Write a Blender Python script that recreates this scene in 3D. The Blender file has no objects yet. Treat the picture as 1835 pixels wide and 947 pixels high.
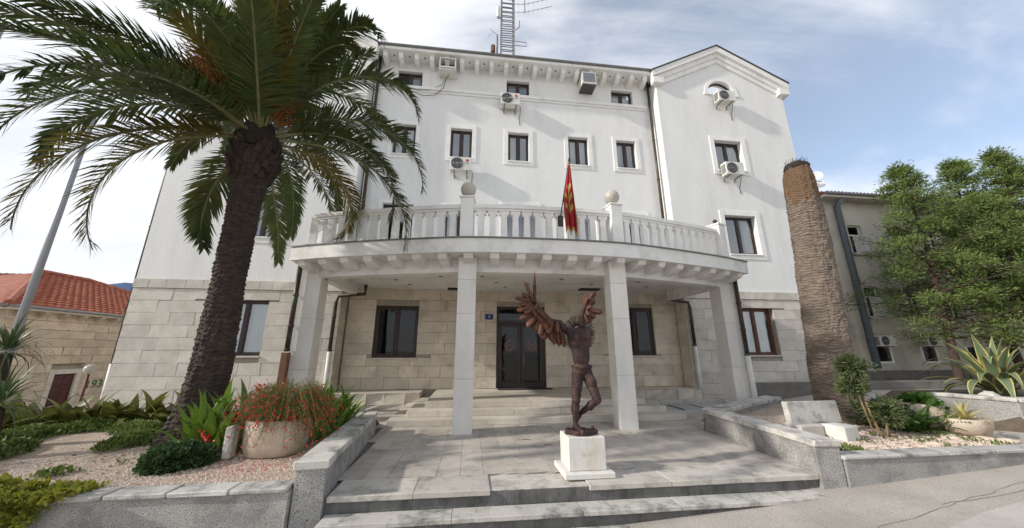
import bpy, bmesh, math, random
from mathutils import Vector, Matrix, noise as mnoise
random.seed(7)
R = math.radians; PI = math.pi
S = bpy.context.scene; COL = S.collection

# ------------------------------------------------------------------ camera
cam = bpy.data.cameras.new('camera'); co = bpy.data.objects.new('camera', cam); COL.objects.link(co)
co.location = (0, 0, 1.755); co.rotation_euler = (R(104.5), 0, R(-6.8))
cam.sensor_width = 36; cam.lens = 606/1835*36; cam.clip_start = .05; cam.clip_end = 6000
S.camera = co
# ------------------------------------------------------------------ light, sky, exposure
SUNV = Vector((-2.05, -.37, 1.05)).normalized()           # towards the sun
sl = bpy.data.lights.new('sun', 'SUN'); so = bpy.data.objects.new('sun', sl); COL.objects.link(so)
sl.energy = 2.05; sl.angle = R(1.5); sl.color = (1, .955, .88)
so.rotation_euler = SUNV.to_track_quat('Z', 'Y').to_euler(); so.location = (-30, -8, 30)
S.view_settings.view_transform = 'Standard'; S.view_settings.look = 'None'
S.view_settings.exposure = .97; S.view_settings.gamma = 1; S.view_settings.use_curve_mapping = False
S.cycles.max_bounces = 8; S.cycles.transparent_max_bounces = 12; S.cycles.use_denoising = True

W = bpy.data.worlds.new('World'); S.world = W; W.use_nodes = True
def sky():
    nt = W.node_tree; N = nt.nodes; L = nt.links; N.clear()
    out = N.new('ShaderNodeOutputWorld'); bg = N.new('ShaderNodeBackground'); bg.inputs[1].default_value = .1
    st = N.new('ShaderNodeTexSky'); st.sky_type = 'NISHITA'; st.sun_disc = False
    st.sun_elevation = math.asin(SUNV.z); st.sun_rotation = math.atan2(SUNV.x, SUNV.y)
    st.air_density = 1.0; st.dust_density = 1.2; st.ozone_density = 1.5
    tc = N.new('ShaderNodeTexCoord'); sp = N.new('ShaderNodeSeparateXYZ'); L.new(tc.outputs['Generated'], sp.inputs[0])
    def mth(op, a, b=None, clamp=False):
        n = N.new('ShaderNodeMath'); n.operation = op; n.use_clamp = clamp
        for i, x in enumerate((a, b)):
            if x is None: continue
            if isinstance(x, (int, float)): n.inputs[i].default_value = x
            else: L.new(x, n.inputs[i])
        return n.outputs[0]
    zz = mth('ADD', mth('MAXIMUM', sp.outputs[2], 0.0), .18)
    cx = mth('DIVIDE', sp.outputs[0], zz); cy = mth('DIVIDE', sp.outputs[1], zz)
    cb = N.new('ShaderNodeCombineXYZ'); L.new(cx, cb.inputs[0]); L.new(cy, cb.inputs[1])
    def nz(scale, rot, stretch, detail, dist, seed):
        m = N.new('ShaderNodeMapping'); m.inputs['Rotation'].default_value = (0, 0, rot); m.inputs['Scale'].default_value = (scale*stretch, scale, 1)
        m.inputs['Location'].default_value = (seed, seed*.7, 0)
        L.new(cb.outputs[0], m.inputs[0]); n = N.new('ShaderNodeTexNoise'); L.new(m.outputs[0], n.inputs['Vector'])
        n.inputs['Scale'].default_value = 1; n.inputs['Detail'].default_value = detail; n.inputs['Roughness'].default_value = .58; n.inputs['Distortion'].default_value = dist
        return n.outputs[0]
    a = nz(.6, .5, 1, 7, .6, 3.1); b = nz(1.3, -.45, .30, 9, 1.1, 9.4); c = nz(2.6, -.35, .45, 8, .8, 5.2)
    s = mth('ADD', mth('MULTIPLY', a, .42), mth('ADD', mth('MULTIPLY', b, .42), mth('MULTIPLY', c, .20)))
    # thicker towards the low sun, thinner away from it
    dt = N.new('ShaderNodeVectorMath'); dt.operation = 'DOT_PRODUCT'; dt.inputs[1].default_value = (-.94, -.2, .1); L.new(tc.outputs['Generated'], dt.inputs[0])
    s = mth('ADD', s, mth('MULTIPLY', dt.outputs['Value'], .085))
    s = mth('ADD', s, mth('MULTIPLY', mth('SUBTRACT', .55, sp.outputs[2]), .10))
    mr = N.new('ShaderNodeMapRange'); mr.interpolation_type = 'SMOOTHSTEP'; L.new(s, mr.inputs[0])
    mr.inputs[1].default_value = .41; mr.inputs[2].default_value = .60; mr.inputs[3].default_value = .24; mr.inputs[4].default_value = .98
    cc = N.new('ShaderNodeMixRGB'); L.new(c, cc.inputs[0]); cc.inputs[1].default_value = (4.2, 4.4, 4.8, 1); cc.inputs[2].default_value = (6.1, 6.15, 6.25, 1)
    mx = N.new('ShaderNodeMixRGB'); L.new(mr.outputs[0], mx.inputs[0]); L.new(st.outputs[0], mx.inputs[1]); L.new(cc.outputs[0], mx.inputs[2])
    L.new(mx.outputs[0], bg.inputs[0]); L.new(bg.outputs[0], out.inputs[0])
sky()

# ------------------------------------------------------------------ materials
def mat(name, c1, c2=None, scale=2.0, rough=.75, bump=0., bscale=30., rand=0., stain=None, stain_amt=0., stain_scale=.6, metal=0., spec=.4, stretch=(1,1,1), trans=0., fine=None):
    m = bpy.data.materials.new(name); m.use_nodes = True; nt = m.node_tree; N = nt.nodes; L = nt.links
    p = N['Principled BSDF']; p.inputs['Roughness'].default_value = rough; p.inputs['Metallic'].default_value = metal
    p.inputs['Specular IOR Level'].default_value = spec
    c2 = c2 or c1; g = N.new('ShaderNodeNewGeometry')
    oi = N.new('ShaderNodeObjectInfo'); mp = N.new('ShaderNodeMapping'); mp.inputs['Scale'].default_value = stretch; L.new(g.outputs['Position'], mp.inputs[0])
    def nz(sc, det=5, ro=.6):
        n = N.new('ShaderNodeTexNoise'); n.inputs['Scale'].default_value = sc; n.inputs['Detail'].default_value = det; n.inputs['Roughness'].default_value = ro
        L.new(mp.outputs[0], n.inputs['Vector']); return n.outputs[0]
    def ramp(s, a, b):
        r = N.new('ShaderNodeMapRange'); L.new(s, r.inputs[0]); r.inputs[1].default_value = a; r.inputs[2].default_value = b; return r.outputs[0]
    mx = N.new('ShaderNodeMixRGB'); L.new(ramp(nz(scale), .32, .68), mx.inputs[0]); mx.inputs[1].default_value = (*c1, 1); mx.inputs[2].default_value = (*c2, 1)
    col = mx.outputs[0]
    if fine:
        f = N.new('ShaderNodeMixRGB'); L.new(ramp(nz(fine[0], 2, .5), fine[2] if len(fine) > 2 else .45, fine[3] if len(fine) > 3 else .6), f.inputs[0]); L.new(col, f.inputs[1]); f.inputs[2].default_value = (*fine[1], 1); col = f.outputs[0]
    if stain:
        f = N.new('ShaderNodeMixRGB'); r = ramp(nz(stain_scale, 8, .72), .49, .66)
        q = N.new('ShaderNodeMath'); q.operation = 'MULTIPLY'; q.use_clamp = True; L.new(r, q.inputs[0]); q.inputs[1].default_value = stain_amt
        L.new(q.outputs[0], f.inputs[0]); L.new(col, f.inputs[1]); f.inputs[2].default_value = (*stain, 1); col = f.outputs[0]
    if rand:
        h = N.new('ShaderNodeHueSaturation'); r = N.new('ShaderNodeMapRange'); L.new(oi.outputs['Random'], r.inputs[0]); r.inputs[3].default_value = 1-rand; r.inputs[4].default_value = 1+rand
        L.new(r.outputs[0], h.inputs['Value']); L.new(col, h.inputs['Color']); col = h.outputs[0]
    L.new(col, p.inputs['Base Color'])
    if bump:
        b = N.new('ShaderNodeBump'); b.inputs['Strength'].default_value = min(1, bump); b.inputs['Distance'].default_value = .02
        L.new(nz(bscale, 6, .65), b.inputs['Height']); L.new(b.outputs[0], p.inputs['Normal'])
    if trans:
        t = N.new('ShaderNodeBsdfTranslucent'); L.new(col, t.inputs[0]); ms = N.new('ShaderNodeMixShader'); ms.inputs[0].default_value = trans
        L.new(p.outputs[0], ms.inputs[1]); L.new(t.outputs[0], ms.inputs[2]); L.new(ms.outputs[0], N['Material Output'].inputs[0])
    return m
def glass_mat(name, tint=(.75, .82, .85), refl=.22):
    m = bpy.data.materials.new(name); m.use_nodes = True; nt = m.node_tree; N = nt.nodes; L = nt.links; N.remove(N['Principled BSDF'])
    t = N.new('ShaderNodeBsdfTransparent'); t.inputs[0].default_value = (*tint, 1); gl = N.new('ShaderNodeBsdfGlossy'); gl.inputs['Roughness'].default_value = .03; gl.inputs[0].default_value = (.9, .93, .95, 1)
    fr = N.new('ShaderNodeFresnel'); fr.inputs[0].default_value = 1.5; ad = N.new('ShaderNodeMath'); ad.operation = 'ADD'; ad.use_clamp = True; L.new(fr.outputs[0], ad.inputs[0]); ad.inputs[1].default_value = refl
    ms = N.new('ShaderNodeMixShader'); L.new(ad.outputs[0], ms.inputs[0]); L.new(t.outputs[0], ms.inputs[1]); L.new(gl.outputs[0], ms.inputs[2]); L.new(ms.outputs[0], N['Material Output'].inputs[0])
    g = N.new('ShaderNodeNewGeometry'); nn = N.new('ShaderNodeTexNoise'); nn.inputs['Scale'].default_value = 1.7; L.new(g.outputs['Position'], nn.inputs['Vector'])
    b = N.new('ShaderNodeBump'); b.inputs['Strength'].default_value = .05; b.inputs['Distance'].default_value = .03; L.new(nn.outputs[0], b.inputs['Height']); L.new(b.outputs[0], gl.inputs['Normal'])
    return m
M = {}
M['stucco'] = mat('stucco', (.775,.77,.745), (.725,.72,.70), 1.6, .85, .35, 26, stain=(.63,.62,.59), stain_amt=.55, stain_scale=1.0, spec=.25, stretch=(1,1,.24))
M['trim'] = mat('white_trim', (.83,.82,.79), (.77,.76,.73), 3, .75, .2, 40, stain=(.55,.53,.48), stain_amt=.4, stain_scale=1.6, spec=.3)
M['canopy'] = mat('canopy_paint', (.78,.77,.74), (.72,.71,.68), 3, .75, .2, 40, stain=(.42,.41,.37), stain_amt=.55, stain_scale=1.3, spec=.3)
M['stone'] = mat('limestone', (.66,.58,.475), (.56,.49,.40), 3.2, .82, .55, 22, rand=.09, stain=(.30,.26,.21), stain_amt=.5, stain_scale=1.3, spec=.3)
M['stone_w'] = mat('pale_limestone', (.62,.575,.51), (.52,.48,.42), 3.0, .82, .6, 20, rand=.09, stain=(.38,.35,.30), stain_amt=.5, stain_scale=1.2, spec=.3)
M['mortar'] = mat('mortar', (.36,.32,.26), (.29,.26,.21), 9, .9, .3, 60)
M['porch_stone'] = mat('porch_marble', (.62,.56,.48), (.52,.47,.40), 2.5, .55, .2, 30, rand=.08, stain=(.33,.29,.24), stain_amt=.45, stain_scale=1.6)
M['pillar'] = mat('pillar_stone', (.74,.715,.67), (.67,.645,.60), 3, .7, .2, 35, rand=.04, stain=(.5,.46,.40), stain_amt=.35, stain_scale=1.2, stretch=(1,1,.4))
M['frame'] = mat('dark_frame', (.030,.017,.016), (.042,.025,.022), 6, .35, .05, 60)
M['brownwood'] = mat('bare_brown_wood', (.13,.045,.022), (.06,.022,.014), 9, .5, .2, 40, stretch=(1,1,.2))
M['glass'] = glass_mat('glass', (.80,.86,.89), .20); M['darkglass'] = glass_mat('dark_glass', (.5,.54,.56), .0)
M['curtain'] = mat('curtain', (.74,.74,.70), (.55,.56,.54), 14, .9, .1, 40, stretch=(1,1,.05), trans=.2)
M['blind'] = mat('grey_green_blind', (.30,.32,.28), (.25,.27,.24), 6, .8)
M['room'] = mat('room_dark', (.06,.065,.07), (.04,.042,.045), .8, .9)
M['roofdark'] = mat('dark_roof', (.035,.033,.034), (.06,.055,.052), 6, .7, .4, 40)
M['copper'] = mat('brown_copper', (.045,.028,.022), (.075,.045,.033), 8, .45, .1, 50, stain=(.05,.16,.12), stain_amt=.6, stain_scale=2.2, metal=.3)
M['pvc'] = mat('white_pipe', (.74,.73,.70), (.66,.65,.61), 5, .5, .05, 50, stain=(.45,.42,.36), stain_amt=.4, stain_scale=3)
M['gutter'] = mat('gutter_edge', (.13,.13,.125), (.2,.19,.17), 5, .6, .3, 40)
M['ac'] = mat('ac_casing', (.70,.69,.64), (.62,.61,.56), 4, .5, .05, 30, stain=(.4,.36,.28), stain_amt=.4, stain_scale=3)
M['acdark'] = mat('ac_grille', (.05,.05,.05), (.09,.09,.085), 20, .6)
M['metal'] = mat('grey_metal', (.20,.20,.21), (.28,.28,.29), 7, .45, .05, 40, metal=.6)
M['pole'] = mat('flagpole_grey', (.36,.37,.39), (.30,.31,.33), 6, .45, .05, 40, metal=.3, stretch=(1,1,.1))
M['rustpost'] = mat('red_brown_paint', (.16,.04,.025), (.10,.03,.02), 8, .6, .2, 60)
M['globe'] = mat('opal_globe', (.58,.54,.47), (.50,.47,.41), 6, .35, 0, 1, stain=(.45,.42,.36), stain_amt=.5, stain_scale=4, trans=.15)
M['bronze'] = mat('rusty_bronze', (.080,.042,.036), (.045,.030,.032), 9, .55, .8, 45, stain=(.15,.085,.06), stain_amt=.7, stain_scale=7, metal=.55, spec=.5, fine=(38, (.035,.022,.022), .48, .66))
M['bronzef'] = mat('copper_feather', (.19,.085,.05), (.10,.05,.036), 8, .5, .7, 40, rand=.25, metal=.55, fine=(30, (.07,.035,.025), .5, .7))
M['pedestal'] = mat('pedestal_stone', (.72,.70,.65), (.64,.62,.57), 4, .7, .25, 40, stain=(.50,.42,.30), stain_amt=.5, stain_scale=2.5, stretch=(1.6,1.6,.5))
M['engrave'] = mat('engraving', (.60,.53,.42), (.54,.47,.37), 9, .8)
M['rough'] = mat('roughcast', (.50,.48,.45), (.36,.345,.325), 2.2, .95, 1.0, 60, stain=(.17,.163,.152), stain_amt=.7, stain_scale=1.1, fine=(85, (.12,.115,.11), .5, .66))
M['coping'] = mat('coping_marble', (.60,.57,.52), (.50,.475,.43), 3, .75, .4, 25, rand=.07, stain=(.13,.125,.12), stain_amt=.95, stain_scale=2.3)
M['coping_g'] = mat('grey_coping', (.54,.515,.475), (.44,.42,.39), 4, .8, .5, 25, rand=.1, stain=(.13,.125,.12), stain_amt=.9, stain_scale=2.6)
M['paving'] = mat('terrace_slab', (.53,.48,.42), (.44,.40,.35), 2.2, .6, .3, 30, rand=.09, stain=(.22,.205,.19), stain_amt=.75, stain_scale=1.6)
M['edge'] = mat('terrace_edge_slab', (.56,.52,.46), (.47,.435,.385), 2.5, .7, .4, 25, rand=.07, stain=(.20,.19,.175), stain_amt=.85, stain_scale=2.2)
M['nosing'] = mat('nosing_slab', (.56,.53,.48), (.46,.435,.39), 3, .75, .5, 22, rand=.06, stain=(.14,.135,.13), stain_amt=.95, stain_scale=2.6)
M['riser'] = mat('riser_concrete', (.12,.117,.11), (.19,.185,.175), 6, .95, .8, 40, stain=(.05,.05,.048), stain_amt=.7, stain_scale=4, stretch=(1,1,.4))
M['gravel'] = mat('gravel_bed', (.62,.50,.40), (.48,.38,.30), 5, .9, 1.0, 55, stain=(.30,.23,.17), stain_amt=.6, stain_scale=1.2, fine=(48, (.27,.20,.15), .5, .62))
M['pebble'] = mat('pebble', (.70,.58,.48), (.50,.40,.32), 23, .85, .3, 60)
M['soil'] = mat('soil', (.16,.12,.085), (.10,.08,.055), 6, .95, .8, 40)
M['trunk'] = mat('palm_bark', (.068,.047,.036), (.032,.024,.020), 7, .9, .8, 45, stretch=(1,1,4), stain=(.11,.078,.055), stain_amt=.6, stain_scale=3.2)
M['stub'] = mat('dead_palm_bark', (.27,.215,.17), (.15,.115,.09), 6, .9, .8, 45, stretch=(1,1,6), stain=(.055,.04,.032), stain_amt=.85, stain_scale=3.5)
M['stubtop'] = mat('shaved_palm_top', (.185,.115,.065), (.13,.078,.044), 9, .9, .6, 50, stretch=(1,1,5))
M['char_shade'] = mat('charred_fibre_and_shade', (.022,.017,.014), (.04,.03,.022), 12, .95, .8, 50)  # real char on the stump; painted-in shade in the palm heart
M['frond'] = mat('palm_leaf', (.088,.122,.034), (.056,.086,.028), 3, .5, 0, 1, rand=.22, trans=.22, stain=(.13,.115,.025), stain_amt=.55, stain_scale=1.1, spec=.45)
M['frond_y'] = mat('yellowing_palm_leaf', (.21,.18,.03), (.12,.12,.026), 3, .5, 0, 1, rand=.15, trans=.25, stain=(.20,.085,.018), stain_amt=.6, stain_scale=1.5)
M['rachis'] = mat('palm_rachis', (.20,.20,.08), (.15,.14,.06), 5, .5)
M['fruit'] = mat('palm_fruit_stalk', (.32,.13,.025), (.20,.08,.018), 12, .7, 0, 1)
M['leafbase'] = mat('palm_leaf_base_shaded', (.055,.036,.024), (.03,.021,.016), 9, .85, .5, 40, rand=.2)  # darkened: the shadow under the crown is put into this colour
M['canna'] = mat('canna_leaf', (.17,.27,.035), (.11,.20,.03), 5, .4, .1, 30, rand=.2, trans=.3)
M['canna_d'] = mat('bronze_canna_leaf', (.21,.23,.045), (.11,.11,.03), 3, .45, .1, 30, rand=.25, trans=.25)
M['fernleaf'] = mat('bright_leaf', (.075,.165,.022), (.05,.115,.018), 5, .5, 0, 1, rand=.1, trans=.3)
M['needle'] = mat('dark_needle', (.045,.09,.03), (.07,.115,.036), 6, .6, 0, 1, trans=.2)
M['needle_b'] = mat('blue_green_needle', (.10,.14,.06), (.16,.175,.07), 6, .6, 0, 1, trans=.2)
M['grass'] = mat('ground_cover', (.16,.20,.045), (.095,.14,.032), 4, .6, 0, 1, trans=.25)
M['vine'] = mat('yellow_green_creeper', (.30,.29,.032), (.16,.19,.028), 4, .5, 0, 1, trans=.3)
M['cedar'] = mat('cedar_leaf', (.125,.19,.045), (.185,.225,.06), 1.3, .6, 0, 1, trans=.25, stain=(.055,.085,.03), stain_amt=.7, stain_scale=1.3)
M['bark'] = mat('tree_bark', (.075,.048,.036), (.045,.03,.024), 8, .9, .7, 40, stretch=(1,1,.3))
M['stake'] = mat('pale_stem', (.36,.25,.13), (.26,.17,.09), 8, .8)
M['redfl'] = mat('red_flower', (.75,.045,.025), (.60,.025,.045), 14, .5, 0, 1, trans=.2)
M['wiry'] = mat('wiry_stem', (.12,.17,.035), (.16,.16,.045), 9, .6, 0, 1, trans=.15)
M['pot'] = mat('stone_trough', (.60,.51,.41), (.50,.41,.31), 4, .85, .7, 30, stain=(.30,.17,.09), stain_amt=.6, stain_scale=2)
M['agave'] = mat('agave_green', (.11,.165,.085), (.15,.19,.10), 6, .45, .05, 30, trans=.1, rand=.12)
M['agave_y'] = mat('agave_margin', (.50,.43,.16), (.42,.36,.13), 6, .5, 0, 30, trans=.1)
M['yucca'] = mat('yucca_leaf', (.065,.105,.045), (.09,.12,.05), 4, .45, 0, 1, rand=.25, trans=.15)
M['tile'] = mat('terracotta_tile', (.36,.115,.07), (.25,.075,.048), 5, .8, .3, 40, stain=(.20,.08,.05), stain_amt=.6, stain_scale=1.5, fine=(6, (.48,.17,.09), .52, .7))
M['oldstone'] = mat('yellow_old_stone', (.52,.44,.345), (.43,.36,.275), 2.6, .88, .6, 18, rand=.13, stain=(.30,.20,.13), stain_amt=.55, stain_scale=1.0)
M['maroon'] = mat('maroon_door_paint', (.075,.018,.017), (.055,.015,.014), 5, .6, .2, 40, stretch=(1,1,.3))
M['green'] = mat('green_spray', (.03,.12,.06), None, 5, .8)
M['greywall'] = mat('grey_render', (.58,.535,.45), (.50,.46,.39), 1.1, .9, .4, 25, stain=(.26,.24,.205), stain_amt=.6, stain_scale=.7, stretch=(1,1,.5))
M['greybase'] = mat('dark_rough_base', (.20,.185,.165), (.13,.12,.105), 3, .95, 1, 20)
M['bluepipe'] = mat('grey_blue_pipe', (.16,.20,.22), (.12,.15,.17), 5, .5)
M['white'] = mat('white_paint', (.78,.77,.74), (.70,.69,.66), 5, .6)
M['street'] = mat('street_concrete', (.53,.48,.42), (.43,.39,.34), 1.3, .9, .8, 55, stain=(.33,.30,.265), stain_amt=.7, stain_scale=.8, fine=(70, (.30,.27,.235), .5, .68))
M['crack'] = mat('crack_filler', (.24,.215,.185), (.30,.27,.235), 9, .95)
M['patch'] = mat('pale_street_patch', (.56,.525,.48), (.47,.44,.40), 1.5, .85, .6, 50, stain=(.38,.35,.31), stain_amt=.6, stain_scale=1.2, fine=(70, (.36,.33,.30), .52, .7))
M['lawn'] = mat('dirt_ground', (.42,.38,.32), (.33,.30,.25), .7, .95, .6, 20)
M['red'] = mat('flag_red', (.36,.018,.022), (.30,.015,.02), 5, .7, 0, 1, trans=.2)
M['gold'] = mat('flag_gold', (.42,.29,.07), (.34,.22,.05), 12, .6)
M['blue'] = mat('sign_blue', (.012,.035,.16), None, 3, .4)
M['lgred'] = mat('logo_red', (.55,.03,.08), None, 3, .5); M['lgtext'] = mat('logo_grey', (.12,.12,.12), None, 3, .5)
M['mat'] = mat('door_mat', (.05,.042,.04), (.03,.026,.025), 20, .95)
M['hill'] = mat('hill_haze_blue', (.055,.105,.20), (.045,.09,.18), .01, .95)  # blue haze of the distance is put into the forest's base colour
M['rustbox'] = mat('brown_box_wood', (.20,.10,.06), (.14,.07,.045), 8, .8)
M['decal'] = mat('door_decal', (.22,.11,.11), None, 3, .6); M['black'] = mat('black', (.01,.01,.01), None, 3, .5)
M['ramp'] = mat('ramp_sheet', (.50,.52,.54), (.44,.46,.48), 3, .3, .05, 20)

# ------------------------------------------------------------------ mesh helpers
WL = {}
class MB:
    def __init__(s): s.v = []; s.f = []; s.m = []; s.mi = 0
    def add(s, vs, fs):
        n = len(s.v); s.v += [tuple(p) for p in vs]
        for f in fs: s.f.append([i+n for i in f]); s.m.append(s.mi)
    def quad(s, a, b, c, d): s.add([a, b, c, d], [(0, 1, 2, 3)])
    def box(s, x0, x1, y0, y1, z0, z1, c=0.):
        if c <= 0:
            s.add([(x0,y0,z0),(x1,y0,z0),(x1,y1,z0),(x0,y1,z0),(x0,y0,z1),(x1,y0,z1),(x1,y1,z1),(x0,y1,z1)],
                  [(0,3,2,1),(4,5,6,7),(0,1,5,4),(1,2,6,5),(2,3,7,6),(3,0,4,7)]); return
        X = (x0, x1); Y = (y0, y1); Z = (z0, z1); vs = []; ix = {}
        for i in (0,1):
            for j in (0,1):
                for k in (0,1):
                    sx, sy, sz = (c if i == 0 else -c), (c if j == 0 else -c), (c if k == 0 else -c)
                    for ax, p in (('x', (X[i], Y[j]+sy, Z[k]+sz)), ('y', (X[i]+sx, Y[j], Z[k]+sz)), ('z', (X[i]+sx, Y[j]+sy, Z[k]))):
                        ix[(i,j,k,ax)] = len(vs); vs.append(p)
        fs = [[ix[(0,0,0,'x')],ix[(0,0,1,'x')],ix[(0,1,1,'x')],ix[(0,1,0,'x')]], [ix[(1,0,0,'x')],ix[(1,1,0,'x')],ix[(1,1,1,'x')],ix[(1,0,1,'x')]],
              [ix[(0,0,0,'y')],ix[(1,0,0,'y')],ix[(1,0,1,'y')],ix[(0,0,1,'y')]], [ix[(0,1,0,'y')],ix[(0,1,1,'y')],ix[(1,1,1,'y')],ix[(1,1,0,'y')]],
              [ix[(0,0,0,'z')],ix[(0,1,0,'z')],ix[(1,1,0,'z')],ix[(1,0,0,'z')]], [ix[(0,0,1,'z')],ix[(1,0,1,'z')],ix[(1,1,1,'z')],ix[(0,1,1,'z')]]]
        for i in (0,1):
            for j in (0,1):
                fs.append([ix[(i,j,0,'x')],ix[(i,j,0,'y')],ix[(i,j,1,'y')],ix[(i,j,1,'x')]])
                fs.append([ix[(i,0,j,'x')],ix[(i,0,j,'z')],ix[(i,1,j,'z')],ix[(i,1,j,'x')]])
                fs.append([ix[(0,i,j,'y')],ix[(0,i,j,'z')],ix[(1,i,j,'z')],ix[(1,i,j,'y')]])
                for k in (0,1): fs.append([ix[(i,j,k,'x')],ix[(i,j,k,'y')],ix[(i,j,k,'z')]])
        s.add(vs, fs)
    def prism(s, poly, y0, y1, axis='y'):              # polygon in (x,z) swept in y, or (y,z) in x, or (x,y) in z
        n = len(poly)
        def P(a, b, t): return (a, t, b) if axis == 'y' else ((t, a, b) if axis == 'x' else (a, b, t))
        s.add([P(a, b, y0) for a, b in poly]+[P(a, b, y1) for a, b in poly],
              [list(range(n))[::-1], list(range(n, 2*n))]+[(i, (i+1) % n, n+(i+1) % n, n+i) for i in range(n)])
    def tube(s, pts, rad, n=8, cap=True):
        pts = [Vector(p) for p in pts]; m = len(pts); rad = rad if isinstance(rad, (list, tuple)) else [rad]*m
        up = None; vs = []
        for i in range(m):
            d = (pts[min(i+1, m-1)]-pts[max(i-1, 0)]).normalized()
            if up is None: up = Vector((0,0,1)) if abs(d.z) < .9 else Vector((1,0,0))
            a = d.cross(up)
            if a.length < 1e-5: a = d.orthogonal()
            a.normalize(); b = a.cross(d).normalized(); up = b
            for k in range(n):
                t = 2*PI*k/n; vs.append(pts[i]+(a*math.cos(t)+b*math.sin(t))*rad[i])
        fs = [(i*n+k, i*n+(k+1) % n, (i+1)*n+(k+1) % n, (i+1)*n+k) for i in range(m-1) for k in range(n)]
        if cap: fs += [list(range(n))[::-1], list(range((m-1)*n, m*n))]
        s.add(vs, fs)
    def lathe(s, prof, c=(0,0,0), n=24, sx=1, sy=1, wob=None):
        vs = []
        for r, z in prof:
            for k in range(n):
                t = 2*PI*k/n; q = r*(wob(t, z) if wob else 1); vs.append((c[0]+sx*q*math.cos(t), c[1]+sy*q*math.sin(t), c[2]+z))
        m = len(prof)
        fs = [(i*n+k, i*n+(k+1) % n, (i+1)*n+(k+1) % n, (i+1)*n+k) for i in range(m-1) for k in range(n)]+[list(range(n))[::-1], list(range((m-1)*n, m*n))]
        s.add(vs, fs)
    def ball(s, c, r, n=16, m=10, sz=1):
        s.lathe([(max(r*math.sin(PI*i/m), 1e-4), -r*sz*math.cos(PI*i/m)) for i in range(m+1)], c, n)
    def mesh(s, name, mats, smooth=False):
        me = bpy.data.meshes.new(name); me.from_pydata(s.v, [], s.f)
        for q in (mats if isinstance(mats, (list, tuple)) else [mats]): me.materials.append(M[q])
        if any(s.m): me.polygons.foreach_set('material_index', s.m)
        if smooth: me.polygons.foreach_set('use_smooth', [True]*len(me.polygons))
        me.update(); return me
    def build(s, name, mats, parent=None, loc=None, smooth=False, local=False, **kw):
        return link(name, s.mesh(name, mats, smooth), parent, loc, local, **kw)
def link(name, me, parent=None, loc=None, local=False, label=None, cat=None, group=None, kind=None, rot=None, scale=None):
    o = bpy.data.objects.new(name, me); COL.objects.link(o)
    L = Vector(loc) if loc is not None else Vector((0,0,0))
    if parent is not None:
        o.parent = parent
        o.location = L if local else L-WL[parent]
        WL[o] = L if not local else WL[parent]+L
    else: o.location = L; WL[o] = L
    if rot: o.rotation_euler = rot
    if scale: o.scale = scale
    for k, v in (('label', label), ('category', cat), ('group', group), ('kind', kind)):
        if v: o[k] = v
    return o
def thing(name, label, cat, loc=(0,0,0), rotz=0, group=None, scale=None):
    return link(name, None, None, loc, label=label, cat=cat, group=group, rot=(0,0,rotz), scale=scale)
def smooth_by_angle(o, a=40):
    me = o.data; me.polygons.foreach_set('use_smooth', [True]*len(me.polygons))
    bm = bmesh.new(); bm.from_mesh(me)
    for e in bm.edges:
        if len(e.link_faces) == 2 and e.calc_face_angle(0) > R(a): e.smooth = False
    bm.to_mesh(me); bm.free()
def text_mesh(txt, size, mt, ext=.002):
    cu = bpy.data.curves.new('text', 'FONT'); cu.body = txt; cu.size = size; cu.extrude = ext; cu.align_x = 'CENTER'; cu.align_y = 'CENTER'; cu.resolution_u = 3
    o = bpy.data.objects.new('text', cu); COL.objects.link(o); dg = bpy.context.evaluated_depsgraph_get(); dg.update()
    me = bpy.data.meshes.new_from_object(o.evaluated_get(dg)); bpy.data.objects.remove(o); me.materials.clear(); me.materials.append(M[mt]); return me
U = random.uniform
def nz3(x, y, z, s=1): return mnoise.noise(Vector((x*s, y*s, z*s)))
_blk = {}
def block_mesh(name, mt, i):
    k = (name, mt, i)
    if k not in _blk:
        b = MB(); b.box(-.5, .5, -.5, .5, -.5, .5, .0); me = b.mesh(name, mt)
        bm = bmesh.new(); bm.from_mesh(me); bmesh.ops.bevel(bm, geom=list(bm.edges), offset=.014, segments=1, affect='EDGES')
        rr = random.Random(i*7+3)
        for v in bm.verts: v.co += Vector((rr.uniform(-.004, .004), rr.uniform(-.05, .05), rr.uniform(-.010, .010)))
        bm.to_mesh(me); bm.free(); _blk[k] = me
    return _blk[k]
def block(name, mt, parent, x0, x1, y0, y1, z0, z1, **kw):
    me = block_mesh(name, mt, random.randrange(6))
    return link(name, me, parent, ((x0+x1)/2, (y0+y1)/2, (z0+z1)/2), scale=(x1-x0, y1-y0, z1-z0), **kw)

def slab(name, mt, parent, x0, x1, y0, y1, z0, z1, c=.007, j=.004):
    q = MB(); q.box(x0, x1, y0, y1, z0, z1, c); me = q.mesh(name, mt); bm = bmesh.new(); bm.from_mesh(me)
    ed = [e for e in bm.edges if e.calc_length() > .25]; bmesh.ops.subdivide_edges(bm, edges=ed, cuts=max(1, int((x1-x0)/.12)))
    for v in bm.verts:
        n_ = mnoise.noise(Vector((v.co.x*6, v.co.y*6, 1.3))); m_ = mnoise.noise(Vector((v.co.x*19, v.co.y*9, 4.3)))
        if v.co.y < y0+.03: v.co.y += j*(1.4*n_+1.6*max(0, m_-.25)*3); v.co.z += j*.6*n_
    bm.to_mesh(me); bm.free(); return link(name, me, parent)
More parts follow.
